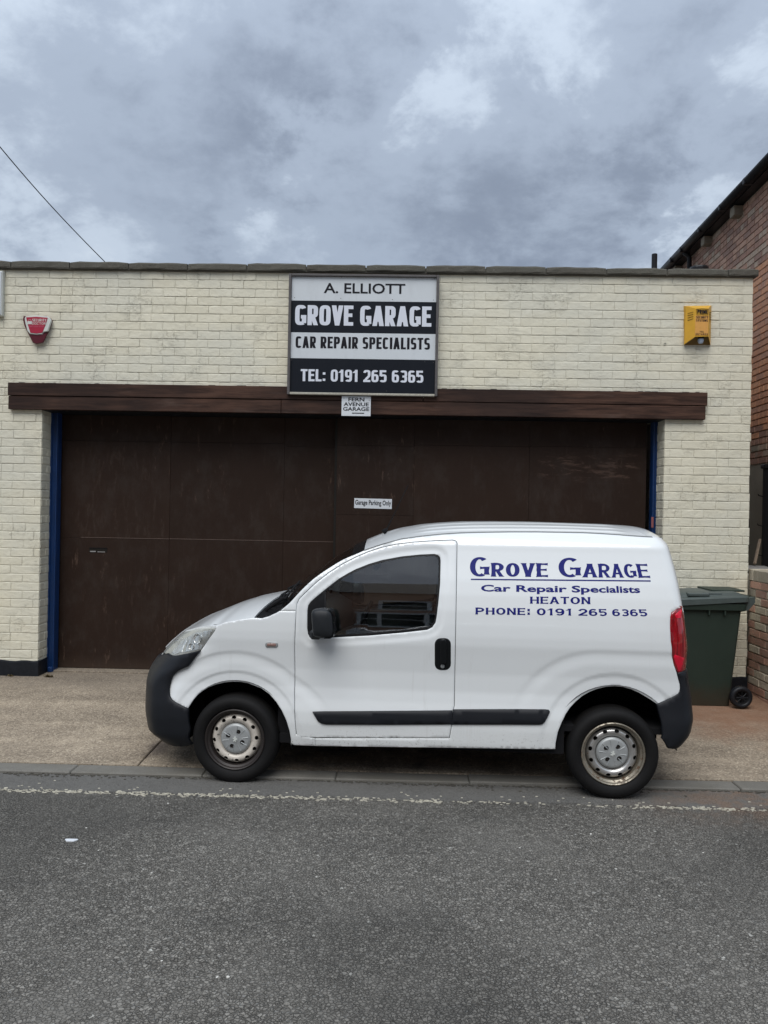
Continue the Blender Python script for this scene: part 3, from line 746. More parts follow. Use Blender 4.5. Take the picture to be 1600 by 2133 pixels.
# ================================================================== LETTERING
def arc(cx, cy, rx, ry, a0, a1, n=2.0, st=22):
    out = []
    for k in range(st + 1):
        a = math.radians(a0 + (a1 - a0) * k / st); c, s = cos(a), sin(a)
        out.append((cx + rx * math.copysign(abs(c) ** (2 / n), c), cy + ry * math.copysign(abs(s) ** (2 / n), s)))
    return out
def glyph(ch, w, wx, wy, n):
    hx, hy = wx / 2, wy / 2; L, R_, T, B = hx, w - hx, 1 - hy, hy; cx = w / 2
    V = lambda x, a=0, b=1: ('v', [(x, a), (x, b)])
    Hh = lambda y, a=0, b=None: ('h', [(a, y), (w if b is None else b, y)])
    P = lambda pts: ('p', pts); Dg = lambda a, b: ('d', [a, b])
    if ch in 'O0': return [('c', arc(cx, .5, R_ - cx, .5 - hy, 0, 360, n, 44))]
    if ch == 'C': return [P(arc(cx, .5, R_ - cx, .5 - hy, 38 if n > 2.5 else 48, 322 if n > 2.5 else 312, n, 36))]
    if ch == 'G': return [P(arc(cx, .5, R_ - cx, .5 - hy, 38 if n > 2.5 else 50, 300, n, 36)), V(R_, .10 if n > 2.5 else .10, .50), Hh(.50 - hy, w * .52, w)]
    if ch == 'D': return [V(L), P([(L, T)] + arc(cx * .8, .5, R_ - cx * .8, .5 - hy, 90, -90, n) + [(L, B)])]
    if ch in 'RP':
        m = .46; yc = (T + m) / 2; ry = (T - m) / 2
        g = [V(L), P([(L, T)] + arc(w * .45, yc, R_ - w * .45 - (0 if ch == 'P' else w * .02), ry, 90, -90, n, 16) + [(L, m)])]
        if ch == 'R': g.append(Dg((w * .46, m), (w - hx * 1.05, 0)))
        return g
    if ch == 'A': return [Dg((hx * .95, 0), (cx - .02 * w, 1)), Dg((w - hx, 0), (cx, 1)), Hh(.30, w * .2, w * .8)]
    if ch == 'V': return [Dg((cx, 0), (hx * .95, 1)), Dg((cx, 0), (w - hx * .8, 1))]
    if ch == 'E': return [V(L), Hh(T), Hh(B), Hh(.52, 0, w * .9)]
    if ch == 'F': return [V(L), Hh(T), Hh(.50, 0, w * .88)]
    if ch == 'L': return [V(L), Hh(B)]
    if ch == 'T': return [V(cx), Hh(T)]
    if ch == 'I': return [V(cx)]
    if ch == 'H': return [V(L), V(R_), Hh(.51)]
    if ch == 'N': return [V(L), V(R_), Dg((L, 1), (R_, 0))]
    if ch == 'M': return [V(L), V(R_), Dg((L, 1), (cx, .1)), Dg((R_, 1), (cx, .1))]
    if ch == 'U': return [P([(L, 1)] + arc(cx, .34, R_ - cx, .34 - hy, 180, 360, n) + [(R_, 1)])]
    if ch == 'Y': return [Dg((cx, .44), (hx, 1)), Dg((cx, .44), (w - hx, 1)), V(cx, 0, .48)]
    if ch == 'S':
        q_ = (.5 - hy) / 2
        return [P(arc(cx, .5 + q_, R_ - cx, q_, 25, 268, n, 20) + arc(cx, .5 - q_, R_ - cx, q_, 88, -155, n, 20))]
    if ch == '2': return [P(arc(cx, 1 - hy - .26, R_ - cx, .26, 170, -20, n, 18) + [(L + .0, B + .02)]), Hh(B)]
    if ch == '3':
        q_ = (.5 - hy) / 2
        return [P(arc(cx, .5 + q_, R_ - cx, q_, 150, -85, n, 16)), P(arc(cx, .5 - q_, R_ - cx, q_, 85, -150, n, 16)), Hh(.5, w * .35, w * .66)]
    if ch == '5': return [Hh(T, 0, w * .93), V(L, .5, 1), P([(L, .52)] + arc(cx, .33, R_ - cx, .33 - hy, 110, -150, n, 20))]
    if ch == '6': return [('c', arc(cx, .33, R_ - cx, .33 - hy, 0, 360, n, 30)), P([(L, .33)] + arc(cx, .62, R_ - cx, .38 - hy, 180, 40, n, 16))]
    if ch == '9': return [('c', arc(cx, .67, R_ - cx, .33 - hy, 0, 360, n, 30)), P([(R_, .67)] + arc(cx, .38, R_ - cx, .38 - hy, 0, -140, n, 16))]
    if ch == '8': return [('c', arc(cx, .27, R_ - cx, .27 - hy, 0, 360, n, 30)), ('c', arc(cx, .75, (R_ - cx) * .92, .25 - hy, 0, 360, n, 30))]
    if ch == '1': return [V(w * .62), Dg((w * .12, .74), (w * .62, .93))]
    if ch == '4': return [V(w * .70), Hh(.24), Dg((L * .9, .26), (w * .66, 1))]
    if ch == '7': return [Hh(T), Dg((w * .34, 0), (w - hx, .96))]
    if ch == ':': return [V(cx, .04, .04 + wx * .9), V(cx, .56, .56 + wx * .9)]
    if ch == '.': return [V(cx, 0, wx)]
    return []
WID = {'I': .45, '1': .72, ':': .42, '.': .35, 'M': 1.25, 'O': 1.06, 'G': 1.06, 'E': .88, 'F': .86, 'L': .84, 'A': 1.06, 'V': 1.02, 'S': .95, 'T': .95, ' ': .5}
def gpoly(strokes, wx, wy, flare):
    outs = []
    for kind, pts in strokes:
        N = len(pts); loops = ([], [])
        if kind in 'vh' and flare:       # slight waisting with flared ends
            (xa, ya), (xb, yb) = pts; pts = [(xa + (xb - xa) * t, ya + (yb - ya) * t) for t in (0, .06, .14, .3, .5, .7, .86, .94, 1)]; N = 9
        if kind == 'd' and flare:
            (xa, ya), (xb, yb) = pts; pts = [(xa + (xb - xa) * t, ya + (yb - ya) * t) for t in (0, .08, .2, .5, .8, .92, 1)]; N = 7
        for i, (x, y) in enumerate(pts):
            if kind == 'c': a, b = pts[(i - 1) % (N - 1)], pts[(i + 1) % (N - 1)]
            else: a, b = pts[max(i - 1, 0)], pts[min(i + 1, N - 1)]
            tx, ty = b[0] - a[0], b[1] - a[1]; l = math.hypot(tx, ty) or 1; tx /= l; ty /= l
            m = 1.0
            if flare and kind != 'c':
                e = min(i, N - 1 - i) / (N - 1); m = 1 + flare * max(0, 1 - e * 6) ** 1.5 - .12 * (e > .3 and kind in 'vhd')
            if kind == 'd': ox, oy = wx / 2 * m * 1.02, 0
            elif kind == 'v': ox, oy = wx / 2 * m, 0
            elif kind == 'h': ox, oy = 0, wy / 2 * (m if not flare else 1 + (m - 1) * 1.6)
            else: ox, oy = -ty * wx / 2 * m, tx * wy / 2 * m
            loops[0].append((x + ox, y + oy)); loops[1].append((x - ox, y - oy))
        outs.append(('c', loops[0], loops[1]) if kind == 'c' else ('s', loops[0] + loops[1][::-1]))
    return outs
def inpoly(x, y, poly):
    c = False; n = len(poly); j = n - 1
    for i in range(n):
        xi, yi = poly[i]; xj, yj = poly[j]
        if (yi > y) != (yj > y) and x < (xj - xi) * (y - yi) / (yj - yi) + xi: c = not c
        j = i
    return c
def wind(x, y, poly):
    w_ = 0; n = len(poly)
    for i in range(n):
        x0, y0 = poly[i]; x1, y1 = poly[(i + 1) % n]
        if y0 <= y:
            if y1 > y and (x1 - x0) * (y - y0) - (x - x0) * (y1 - y0) > 0: w_ += 1
        elif y1 <= y and (x1 - x0) * (y - y0) - (x - x0) * (y1 - y0) < 0: w_ -= 1
    return w_ != 0
_gc = {}
def gtri(ch, w, wx, wy, n, flare):
    key = (ch, round(w, 3), wx, wy, n, flare)
    if key in _gc: return _gc[key]
    ps = gpoly(glyph(ch, w, wx, wy, n), wx, wy, flare); V_ = []; E_ = []
    for p_ in ps:
        for lp in p_[1:]:
            b = len(V_); k = len(lp) - (1 if p_[0] == 'c' else 0)
            V_ += [Vector(q_) for q_ in lp[:k]]; E_ += [(b + i, b + (i + 1) % k) for i in range(k)]
    if not V_: _gc[key] = ([], []); return _gc[key]
    vs, es, fs, *_ = delaunay_2d_cdt(V_, E_, [], 0, 1e-5)
    keep = []
    for f in fs:
        x = sum(vs[i].x for i in f) / 3; y = sum(vs[i].y for i in f) / 3
        for p_ in ps:
            if p_[0] == 'c':
                o_, i_ = inpoly(x, y, p_[1]), inpoly(x, y, p_[2])
                if o_ != i_: keep.append(tuple(f)); break
            elif wind(x, y, p_[1]): keep.append(tuple(f)); break
    _gc[key] = ([tuple(q_) for q_ in vs], keep); return _gc[key]
def text_tri(txt, x0, x1, ybase, capH, wx=.2, wy=.12, n=2, flare=0, gap=.12, space=.5, small=None):
    """upper-case text between x0 and x1 with cap height capH -> (verts2d, tris); small = relative height of the small capitals"""
    sc = lambda c_: small if (small and c_.islower()) else 1.0
    unit = sum((WID.get(c_.upper(), 1) if c_ != ' ' else space) * sc(c_) for c_ in txt)
    gaps = sum(gap for _ in txt[:-1])
    W_ = (x1 - x0) / (unit + gaps)           # width of a nominal glyph, in world units
    V_, F_ = [], []; x = x0
    for c_ in txt:
        s = sc(c_); wd = (WID.get(c_.upper(), 1) if c_ != ' ' else space) * s * W_
        if c_ != ' ':
            h_ = capH * s; rel = wd / h_
            k = 1.0 if s == 1 else 1 / (s ** .55)
            vs, fs = gtri(c_.upper(), rel, round(wx * k, 4), round(wy * k, 4), n, flare)
            b = len(V_); V_ += [(x + a * h_, ybase + q_ * h_) for a, q_ in vs]; F_ += [tuple(i + b for i in f) for f in fs]
        x += wd + gap * W_
    return V_, F_
def font_tri(txt, x0, x1, ybase, capH, bold=0.0, ref='H'):
    """text in the built-in font, stretched to x0..x1 with the given cap height"""
    def tri(body, off):
        cu = bpy.data.curves.new('txt', 'FONT'); cu.body = body; cu.offset = off; cu.resolution_u = 3
        o = bpy.data.objects.new('txt', cu); COL.objects.link(o)
        me = bpy.data.meshes.new_from_object(o.evaluated_get(bpy.context.evaluated_depsgraph_get()))
        vs = [(v.co.x, v.co.y) for v in me.vertices]; fs = [tuple(p_.vertices) for p_ in me.polygons]
        bpy.data.objects.remove(o); bpy.data.curves.remove(cu); bpy.data.meshes.remove(me); return vs, fs
    hv, _ = tri(ref, bold); h_ = max(v[1] for v in hv); lo = min(v[1] for v in hv)
    vs, fs = tri(txt, bold); a, b = min(v[0] for v in vs), max(v[0] for v in vs)
    return [(x0 + (v[0] - a) / (b - a) * (x1 - x0), ybase + (v[1] - lo) / (h_ - lo) * capH) for v in vs], fs
def tri_on_Y(name, tri, Y, m, parent, dy=0):
    vs, fs = tri
    o = MB().add([(x, Y, z) for x, z in vs], fs).build(name, m, parent, fix=False)
    orient(o.data); return o
def bbox_px(xa, xb, ybl, ybr, ytl, Y):
    """pixel box of a line of text -> x0, x1, baseline z, cap height on plane Y"""
    a = onY(xa, ybl, Y); b = onY(xb, ybr, Y); t = onY(xa, ytl, Y)
    return a[0], b[0], (a[2] + b[2]) / 2, t[2] - a[2]

# ------------------------------------------------------------------ main sign
SY = WY - .075
a = onY(603, 571, SY); b = onY(911, 826, SY)
sx0, sx1, sz0, sz1 = a[0], onY(913, 700, SY)[0], (onY(598, 822, SY)[2] + b[2]) / 2, a[2]
sign = empty('garage_sign', ((sx0 + sx1) / 2, SY, sz0), 0, 'large black and white garage name sign in a grey frame above the doors', 'sign')
def sl(x, z, y=0): return (x - (sx0 + sx1) / 2, y, z - sz0)
W2 = (sx1 - sx0) / 2; H_ = sz1 - sz0
fw_ = .026
for (x0, x1, z0, z1, m_) in [(-W2, -W2 + fw_, 0, H_, 'frame_grey'), (W2 - fw_, W2, 0, H_, 'frame_grey'), (-W2 + fw_ + .001, W2 - fw_ - .001, H_ - .022, H_, 'frame_grey'), (-W2 + fw_ + .001, W2 - fw_ - .001, 0, .022, 'flaking')]:
    MB().box(x0, x1, -.028, .068, z0, z1, b=.003).build('frame_rail', M[m_], sign)
zz = [.022] + [onY(603 + 4, y_, SY)[2] - sz0 for y_ in (746, 692, 626)] + [H_ - .022]
pn = []
for i, (z0, z1) in enumerate(zip(zz[:-1], zz[1:])):
    MB().box(-W2 + fw_ + .0005, W2 - fw_ - .0005, 0, .012, z0 + .0008, z1 - .0008, b=.0006).build('panel', M['sign_black' if i in (0, 2) else 'sign_white'], sign)
MB().box(-W2 + .01, W2 - .01, .014, .07, .01, H_ - .01).build('backing', M['frame_grey'], sign)
def sgn_line(fn, txt, xa, xb, ybl, ybr, ytl, m, **k):
    x0, x1, zb_, ch = bbox_px(xa, xb, ybl, ybr, ytl, SY)
    vs, fs = fn(txt, x0 - (sx0 + sx1) / 2, x1 - (sx0 + sx1) / 2, zb_ - sz0, ch, **k)
    return tri_on_Y('lettering', (vs, fs), -.0015, m, sign)
Z = lambda x, y: (560 + x / 4, 530 + y / 4)
def zl(fn, txt, xa, xb, ybl, ybr, ytl, m, **k):
    return sgn_line(fn, txt, Z(xa, 0)[0], Z(xb, 0)[0], Z(0, ybl)[1], Z(0, ybr)[1], Z(0, ytl)[1], m, **k)
zl(font_tri, 'A. ELLIOTT', 458, 1137, 322, 330, 238, M['letter_black'], bold=.018)
zl(text_tri, 'GROVE GARAGE', 218, 1354, 587, 603, 420, M['letter_white'], wx=.222, wy=.175, n=4.2, gap=.11, space=.42)
zl(text_tri, 'CAR REPAIR SPECIALISTS', 223, 1342, 778, 794, 681, M['letter_black'], wx=.215, wy=.165, n=3.8, gap=.17, space=.42)
zl(text_tri, 'TEL: 0191 265 6365', 265, 1287, 1055, 1070, 955, M['letter_white'], wx=.215, wy=.17, n=3.8, gap=.14, space=.45)
mb = MB()
for (x, y) in [(220, 186), (608, 190), (1040, 190), (1378, 202), (216, 360), (600, 366), (1030, 376), (1372, 380), (190, 880), (1300, 895), (1370, 900), (980, 1138)]:
    p_ = onY(*Z(x, y), SY); c_ = sl(p_[0], p_[2]); mb.lathe([(.004, 0), (.003, -.002), (0, -.0025)], 8, c=(c_[0], 0, c_[2]))
tag(mb.build('screws', M['frame_grey'], sign), kind='stuff')

# small plate on the beam
PY = WY - .072
q0 = onY(712, 825, PY); q1 = onY(772, 867, PY)
pl = empty('address_plate', ((q0[0] + q1[0]) / 2, PY, q1[2]), 0, 'small white plate reading FERN AVENUE GARAGE on the brown beam', 'sign')
pw = (q1[0] - q0[0]) / 2; ph = q0[2] - q1[2]
MB().box(-pw, pw, 0, .008, 0, ph, b=.001).build('plate', M['plate_white'], pl)
zp = lambda x, y: (700 + x / 8.36, 815 + y / 8.36)
for (t_, xa, xb, yb_, yt_) in [('FERN', 215, 495, 174, 108), ('AVENUE', 133, 570, 256, 192), ('GARAGE', 122, 580, 338, 274)]:
    a = onY(*zp(xa, yb_), PY); b = onY(*zp(xb, yb_), PY); c_ = onY(*zp(xa, yt_), PY)
    tri_on_Y('lettering', font_tri(t_, a[0] - pl.location.x, b[0] - pl.location.x, a[2] - q1[2], c_[2] - a[2], bold=.024), -.0012, M['letter_black'], pl)
a = onY(*zp(277, 388), PY); b = onY(*zp(490, 376), PY)
MB().box(a[0] - pl.location.x, b[0] - pl.location.x, -.0012, -.0002, a[2] - q1[2], a[2] - q1[2] + .009).build('underline', M['letter_black'], pl)
mb = MB()
for (x, y) in [(140, 120), (577, 157)]:
    p_ = onY(*zp(x, y), PY); mb.lathe([(.004, -.001), (0, -.003)], 8, c=(p_[0] - pl.location.x, 0, p_[2] - q1[2]))
mb.build('screw', M['frame_grey'], pl)
# parking notice on the right door leaf
NY = 8.06 - .004
q0 = onY(738, 1038, NY); q1 = onY(816, 1060, NY)
nt = empty('parking_notice', ((q0[0] + q1[0]) / 2, NY, q1[2]), math.radians(0), 'narrow white notice reading Garage Parking Only on the brown door', 'sign')
nt.rotation_euler = (0, math.radians(.6), 0)
pw = (q1[0] - q0[0]) / 2; ph = q0[2] - q1[2]
MB().box(-pw, pw, 0, .003, 0, ph, b=.0006).build('notice_sheet', M['plate_white'], nt)
tri_on_Y('lettering', font_tri('Garage Parking Only', -pw + .010, pw - .008, ph * .34, ph * .50, bold=.022, ref='G'), -.0010, M['letter_black'], nt)

# ------------------------------------------------------------------ red alarm box (tapered shield)
def extr(pts, y0, y1, b=.004):
    """extrude outline pts (x,z) from y1 (back) to y0 (front) with a small front bevel"""
    mb = MB(); n = len(pts); cx = sum(p_[0] for p_ in pts) / n; cz = sum(p_[1] for p_ in pts) / n
    ins = [(cx + (x - cx) * (1 - b / max(.001, math.hypot(x - cx, z - cz))), cz + (z - cz) * (1 - b / max(.001, math.hypot(x - cx, z - cz)))) for x, z in pts]
    mb.add([(x, y1, z) for x, z in pts] + [(x, y0 + b, z) for x, z in pts] + [(x, y0, z) for x, z in ins],
           [(k, (k + 1) % n, n + (k + 1) % n, n + k) for k in range(n)] + [(n + k, n + (k + 1) % n, 2 * n + (k + 1) % n, 2 * n + k) for k in range(n)] + [tuple(2 * n + k for k in range(n))])
    return mb
AY = WY - .055
za = lambda x, y: (40 + x * 90 / 1600, 640 + y * 90 / 1600)
def al(x, y, Y): p_ = onY(*za(x, y), Y); return (p_[0], p_[2])
o0 = al(680, 1350, AY); red = empty('red_alarm_box', (o0[0], WY, o0[1]), 0, 'red and white shield shaped burglar alarm box on the cream wall', 'alarm')
def loc_(pts, O_): return [(x - O_[0], z - O_[1]) for x, z in pts]
back = loc_([al(x, y, WY - .01) for x, y in [(215, 350), (1060, 345), (1170, 400), (1235, 500), (1180, 700), (890, 1300), (560, 1340), (250, 720), (190, 480)]], o0)
extr(back, -.045, .0, .006).build('base', M['alarm_dark'], red)
mid_ = loc_([al(x, y, AY) for x, y in [(250, 330), (620, 305), (1040, 335), (1150, 400), (1190, 520), (1070, 880), (900, 925), (860, 1000), (640, 1020), (400, 990), (310, 880), (215, 540), (205, 400)]], o0)
extr(mid_, -.060, -.040, .006).build('white_surround', M['alarm_white'], red)
fr_ = loc_([al(x, y, AY - .01) for x, y in [(250, 370), (640, 350), (1050, 385), (985, 620), (855, 940), (640, 970), (410, 945), (320, 660)]], o0)
extr(fr_, -.0635, -.058, .002).build('label_panel', M['alarm_red'], red)
low = loc_([al(x, y, AY) for x, y in [(400, 1010), (640, 1040), (880, 1000), (1040, 960), (870, 1300), (620, 1350), (540, 1310)]], o0)
extr(low, -.052, -.038, .004).build('strobe_cover', M['alarm_dark'], red)
for t_, xa, xb, yb_, yt_ in [('SECURITY', 485, 1005, 525, 425), ('DOCTOR', 480, 985, 640, 555)]:
    a = al(xa, yb_, AY - .01); b = al(xb, yb_, AY - .01); c_ = al(xa, yt_, AY - .01)
    tri_on_Y('lettering', text_tri(t_, a[0] - o0[0], b[0] - o0[0], a[1] - o0[1], c_[1] - a[1], wx=.17, wy=.15, n=3, gap=.22), -.0645, M['alarm_white'], red)
for xa, xb, yb_, yt_ in [(345, 930, 730, 680)]:
    a = al(xa, yb_, AY - .01); b = al(xb, yb_, AY - .01); c_ = al(xa, yt_, AY - .01)
    tri_on_Y('phone_number', text_tri('0845 838 8762', a[0] - o0[0], b[0] - o0[0], a[1] - o0[1], c_[1] - a[1], wx=.17, wy=.16, n=3, gap=.22), -.0645, simple('pink_print', (.50, .10, .16), .4), red)
a = al(310, 625, AY - .01); b = al(468, 515, AY - .01); mb = MB(); mb.box(a[0] - o0[0], b[0] - o0[0], -.0655, -.0636, a[1] - o0[1], b[1] - o0[1])
c0 = ((a[0] + b[0]) / 2 - o0[0], b[1] - o0[1]); w_ = (b[0] - a[0]) * .33
mb.tube([(c0[0] - w_, -.0648, c0[1])] + [(c0[0] - w_ * cos(t), -.0648, c0[1] + w_ * 1.1 * sin(t) + .002) for t in np.linspace(.2, pi - .2, 8)] + [(c0[0] + w_, -.0648, c0[1])], .0012, 6)
mb.build('padlock_symbol', M['alarm_white'], red)

# ------------------------------------------------------------------ yellow alarm box
YY = WY - .10
zy = lambda x, y: (1400 + x * 110 / 1600, 610 + y * 110 / 1600)
def yl(x, y, Y=YY): p_ = onY(*zy(x, y), Y); return (p_[0], p_[2])
o1 = yl(760, 1590, WY); yb = empty('yellow_alarm_box', (o1[0], WY, o1[1]), 0, 'yellow security alarm box with a lamp hanging from its open base', 'alarm')
def Yp(x, y, d): p_ = yl(x, y, WY - d); return (p_[0] - o1[0], -d, p_[1] - o1[1])
bk = [Yp(350, 400, 0), Yp(1195, 385, 0), Yp(1165, 1585, 0), Yp(365, 1590, 0)]
sh = [Yp(420, 405, .045), Yp(1170, 395, .045), Yp(1160, 1560, .045), Yp(370, 1560, .045)]
fr_ = [Yp(705, 470, .11), Yp(1110, 470, .11), Yp(1105, 1320, .11), Yp(700, 1330, .11)]
mb = MB(); mb.add(bk + sh + fr_, [(0, 1, 5, 4), (1, 2, 6, 5), (3, 0, 4, 7), (4, 5, 9, 8), (5, 6, 10, 9), (7, 4, 8, 11), (8, 9, 10, 11)])
hs = mb.build('housing', M['alarm_yellow'], yb, fix=True); sm = hs.modifiers.new('thickness', 'SOLIDIFY'); sm.thickness = .003
MB().add([Yp(365, 1590, .002), Yp(1165, 1585, .002), Yp(1150, 1330, .06), Yp(700, 1340, .06)], [(0, 1, 2, 3)]).build('inner_plate', simple('brown_interior', (.17, .10, .02), .6), yb)
MB().box(fr_[0][0] + .001, fr_[1][0] - .002, -.1125, -.1105, fr_[3][2] + .015, fr_[0][2] - .072).build('faded_panel', M['alarm_orange'], yb)
mb = MB()
for k, y in enumerate((605, 672, 742, 812)):
    a, b = Yp(470, y + 22, .062), Yp(640, y - 25, .100)
    mb.tube([(a[0], a[1] - .002, a[2]), (b[0], b[1] - .002, b[2])], .0019, 6)
    a, b = Yp(1143, y - 15, .085), Yp(1178, y + 12, .05); mb.tube([(a[0], a[1] - .004, a[2]), (b[0], b[1] - .004, b[2])], .003, 6)
mb.build('vent_slot', M['dark_slot'], yb)
def ytx(t_, xa, xb, yb_, yt_, **k):
    a = Yp(xa, yb_, .112); b = Yp(xb, yb_, .112); c_ = Yp(xa, yt_, .112)
    tri_on_Y('lettering', text_tri(t_, a[0], b[0], a[2], c_[2] - a[2], **k), -.1135, M['letter_black'], yb)
ytx('PRIME', 765, 1085, 632, 512, wx=.24, wy=.12, n=4, gap=.12)
ytx('SECURITY', 730, 1090, 778, 706, wx=.24, wy=.18, n=3.5, gap=.16)
ytx('SYSTEMS', 730, 1082, 870, 800, wx=.24, wy=.18, n=3.5, gap=.16)
ytx('TEL', 832, 975, 1205, 1155, wx=.22, wy=.18, n=3, gap=.3)
ytx('2674822', 708, 1085, 1275, 1225, wx=.22, wy=.16, n=3, gap=.22)
mb = MB(); pp = [Yp(x, y, .113) for x, y in [(738, 500), (920, 475), (1108, 500), (1080, 672), (920, 660), (755, 672), (738, 500)]]
mb.tube(pp, .0016, 5); mb.build('badge_outline', M['letter_black'], yb)
lx = Yp(870, 1400, .055)
MB().lathe([(0, .05), (.030, .05), (.033, .02), (.030, 0.0)], 20, 'Z', lx).build('lamp_collar', M['upvc_black'], yb, smooth=True)
MB().lathe([(.029, .0), (.029, -.022), (.024, -.030), (.023, -.040), (.012, -.046), (0, -.047)], 20, 'Z', lx).build('lamp_lens', M['lens_blue'], yb, smooth=True)

# ------------------------------------------------------------------ projecting light box at the left edge
xR = onY(10.5, 600, WY)[0]; zt_ = onY(4, 557, WY - .16)[2]; zb_ = onY(4, 652, WY - .16)[2]
lbx = empty('illuminated_sign', (xR - .9, WY, zb_), 0, 'white framed light box sign cut off by the left edge of the photo', 'sign')
H2 = zt_ - zb_
MB().box(0, .9, -.055, -.002, 0, H2, b=.006).build('case', M['alarm_white'], lbx)
fz = [(.03, .30, 'frame_grey'), (.32, .60, 'plate_white'), (.62, .95, 'light_blue')]
for a, b, m_ in fz: MB().box(.03, .866, -.059, -.0545, a * H2, b * H2, b=.001).build('face_panel', M[m_], lbx)
MB().box(.872, .89, -.063, -.054, .01, H2 - .01, b=.003).build('edge_trim', M['plate_white'], lbx)

# flue, roof vent and overhead cable
p_ = onY(1363.5, 529, 8.7)
fl_ = empty('flue_pipe', (p_[0], 8.7, 4.1), 0, 'black flue pipe rising behind the coping near the right end', 'pipe')
MB().tube([(0, 0, 0), (0, 0, p_[2] - 4.1 - .004), (0, 0, p_[2] - 4.1)], [.031, .031, .026], 14).build('pipe', M['upvc_black'], fl_, smooth=False)
MB().lathe([(.033, 0), (.035, .01), (.035, .03), (.033, .04)], 14, 'Z', (0, 0, p_[2] - 4.1 - .2)).build('joint_ring', M['upvc_black'], fl_)
p_ = onY(1456, 557, 9.0)
MB().lathe([(.11, -.35), (.11, -.02), (.10, .0), (.06, .012), (0, .014)], 20, 'Z', (0, 0, 0)).build('roof_vent', M['upvc_black']).location = (p_[0], 9.0, p_[2])
tag(bpy.data.objects['roof_vent'], 'low black domed vent just showing over the coping at right', 'vent')
a = onY(-260, -30, 5.4); b = onY(224, 551, 8.25)
pts = [a + (b - a) * t - np.array([0, 0, .10 * sin(pi * t)]) for t in np.linspace(0, 1, 24)]
tag(MB().tube(pts, .0048, 6).build('overhead_cable', M['upvc_black']), 'thin black overhead cable sloping down to the roof at left', 'cable')

# ================================================================== RIGHT SIDE: NEIGHBOURING HOUSE AND LOW WALL
ANG = .042                                    # skew of the side wall
hn = Vector((cos(ANG), -sin(ANG), 0)); hd = Vector((sin(ANG), cos(ANG), 0))
H0 = Vector(tuple(3.87 * x for x in hn)) ; H0.z = 0
house = empty('neighbouring_house', (H0.x, H0.y, 0), -ANG, 'tall red brick house with black gutter beyond the garage at right', 'building')
# local frame: x = away from the yard (into the house), y = along the wall
y0h, y1h, eav = 7.3, 15.5, 5.95
def hz(px, py, lat=3.87):
    d = ray(px, py); dv = Vector(d); t = lat / dv.dot(hn); P_ = Vector((0, 0, CH)) + dv * t
    return (P_.x * hd.x + P_.y * hd.y, P_.z)
RZ = hz(1585, 962)[1]
MB().box(.006, .35, y0h, y1h, RZ, eav - .01).build('wall', M['mortar'], house)
MB().box(.0, .35, y0h, y1h, -.1, RZ - .003).build('render_panel', M['render'], house)
mb = MB(); mb.add([(-.16, y0h - .3, eav - .02), (-.16, y1h + .3, eav - .02), (4.2, y1h + .3, eav + 2.9), (4.2, y0h - .3, eav + 2.9), (-.16, y0h - .3, eav - .04), (-.16, y1h + .3, eav - .04), (4.2, y1h + .3, eav + 2.8), (4.2, y0h - .3, eav + 2.8)],
       [(0, 1, 2, 3), (4, 5, 6, 7), (0, 1, 5, 4), (1, 2, 6, 5), (2, 3, 7, 6), (3, 0, 4, 7)]); mb.build('roof', M['roofing'], house)
MB().box(4.2, 4.5, y0h, y1h, -.1, eav + 2.6).build('far_wall', M['mortar'], house)
MB().box(.35, 4.2, y0h - .0, y0h + .3, -.1, eav + .05).build('front_gable', M['mortar'], house)
# fascia, gutter, downpipe
MB().box(-.13, -.001, y0h, y1h, eav - .11, eav - .05).build('soffit', M['upvc_black'], house)
gt = empty('gutter'); gt.parent = house
mb = MB(); rows = []
for k in range(9):
    a = pi + pi * k / 8; rows.append([(-.165 + .066 * cos(a), y0h - .2, eav - .035 + .066 * sin(a)), (-.165 + .066 * cos(a), y1h, eav - .035 + .066 * sin(a))])
mb.grid(rows); g_ = mb.build('channel', M['upvc_black'], gt, smooth=True); sm = g_.modifiers.new('thickness', 'SOLIDIFY'); sm.thickness = .005
for px, py in ((1560, 372), (1508, 430), (1464, 478), (1404, 545), (1425, 510)):
    y_, _ = hz(px, py, 3.70)
    MB().box(-.238, -.095, y_ - .03, y_ + .03, eav - .108, eav - .025, b=.01).build('gutter_clip', M['upvc_black'], gt)
y_, _ = hz(1433.5, 545, 3.78)
dp = empty('downpipe', (0, 0, 0)); dp.parent = house
MB().tube([(-.07, y_, 1.0), (-.07, y_, eav - .18), (-.09, y_, eav - .14), (-.16, y_, eav - .09)], .034, 12).build('pipe', M['upvc_black'], dp, smooth=True)
MB().box(-.11, -.02, y_ - .045, y_ + .045, 4.3, 4.34, b=.005).build('bracket', M['upvc_black'], dp)
for px, py, s in ((1408, 549, .11), (1468, 496, .12), (1530, 434, .13)):
    yb_, zb2 = hz(px, py, 3.78)
    MB().box(-.12, .0, yb_ - s * .5, yb_ + s * .6, eav - .115 - s, eav - .115, b=.008).build('corbel_block', M['stone_block'], house)
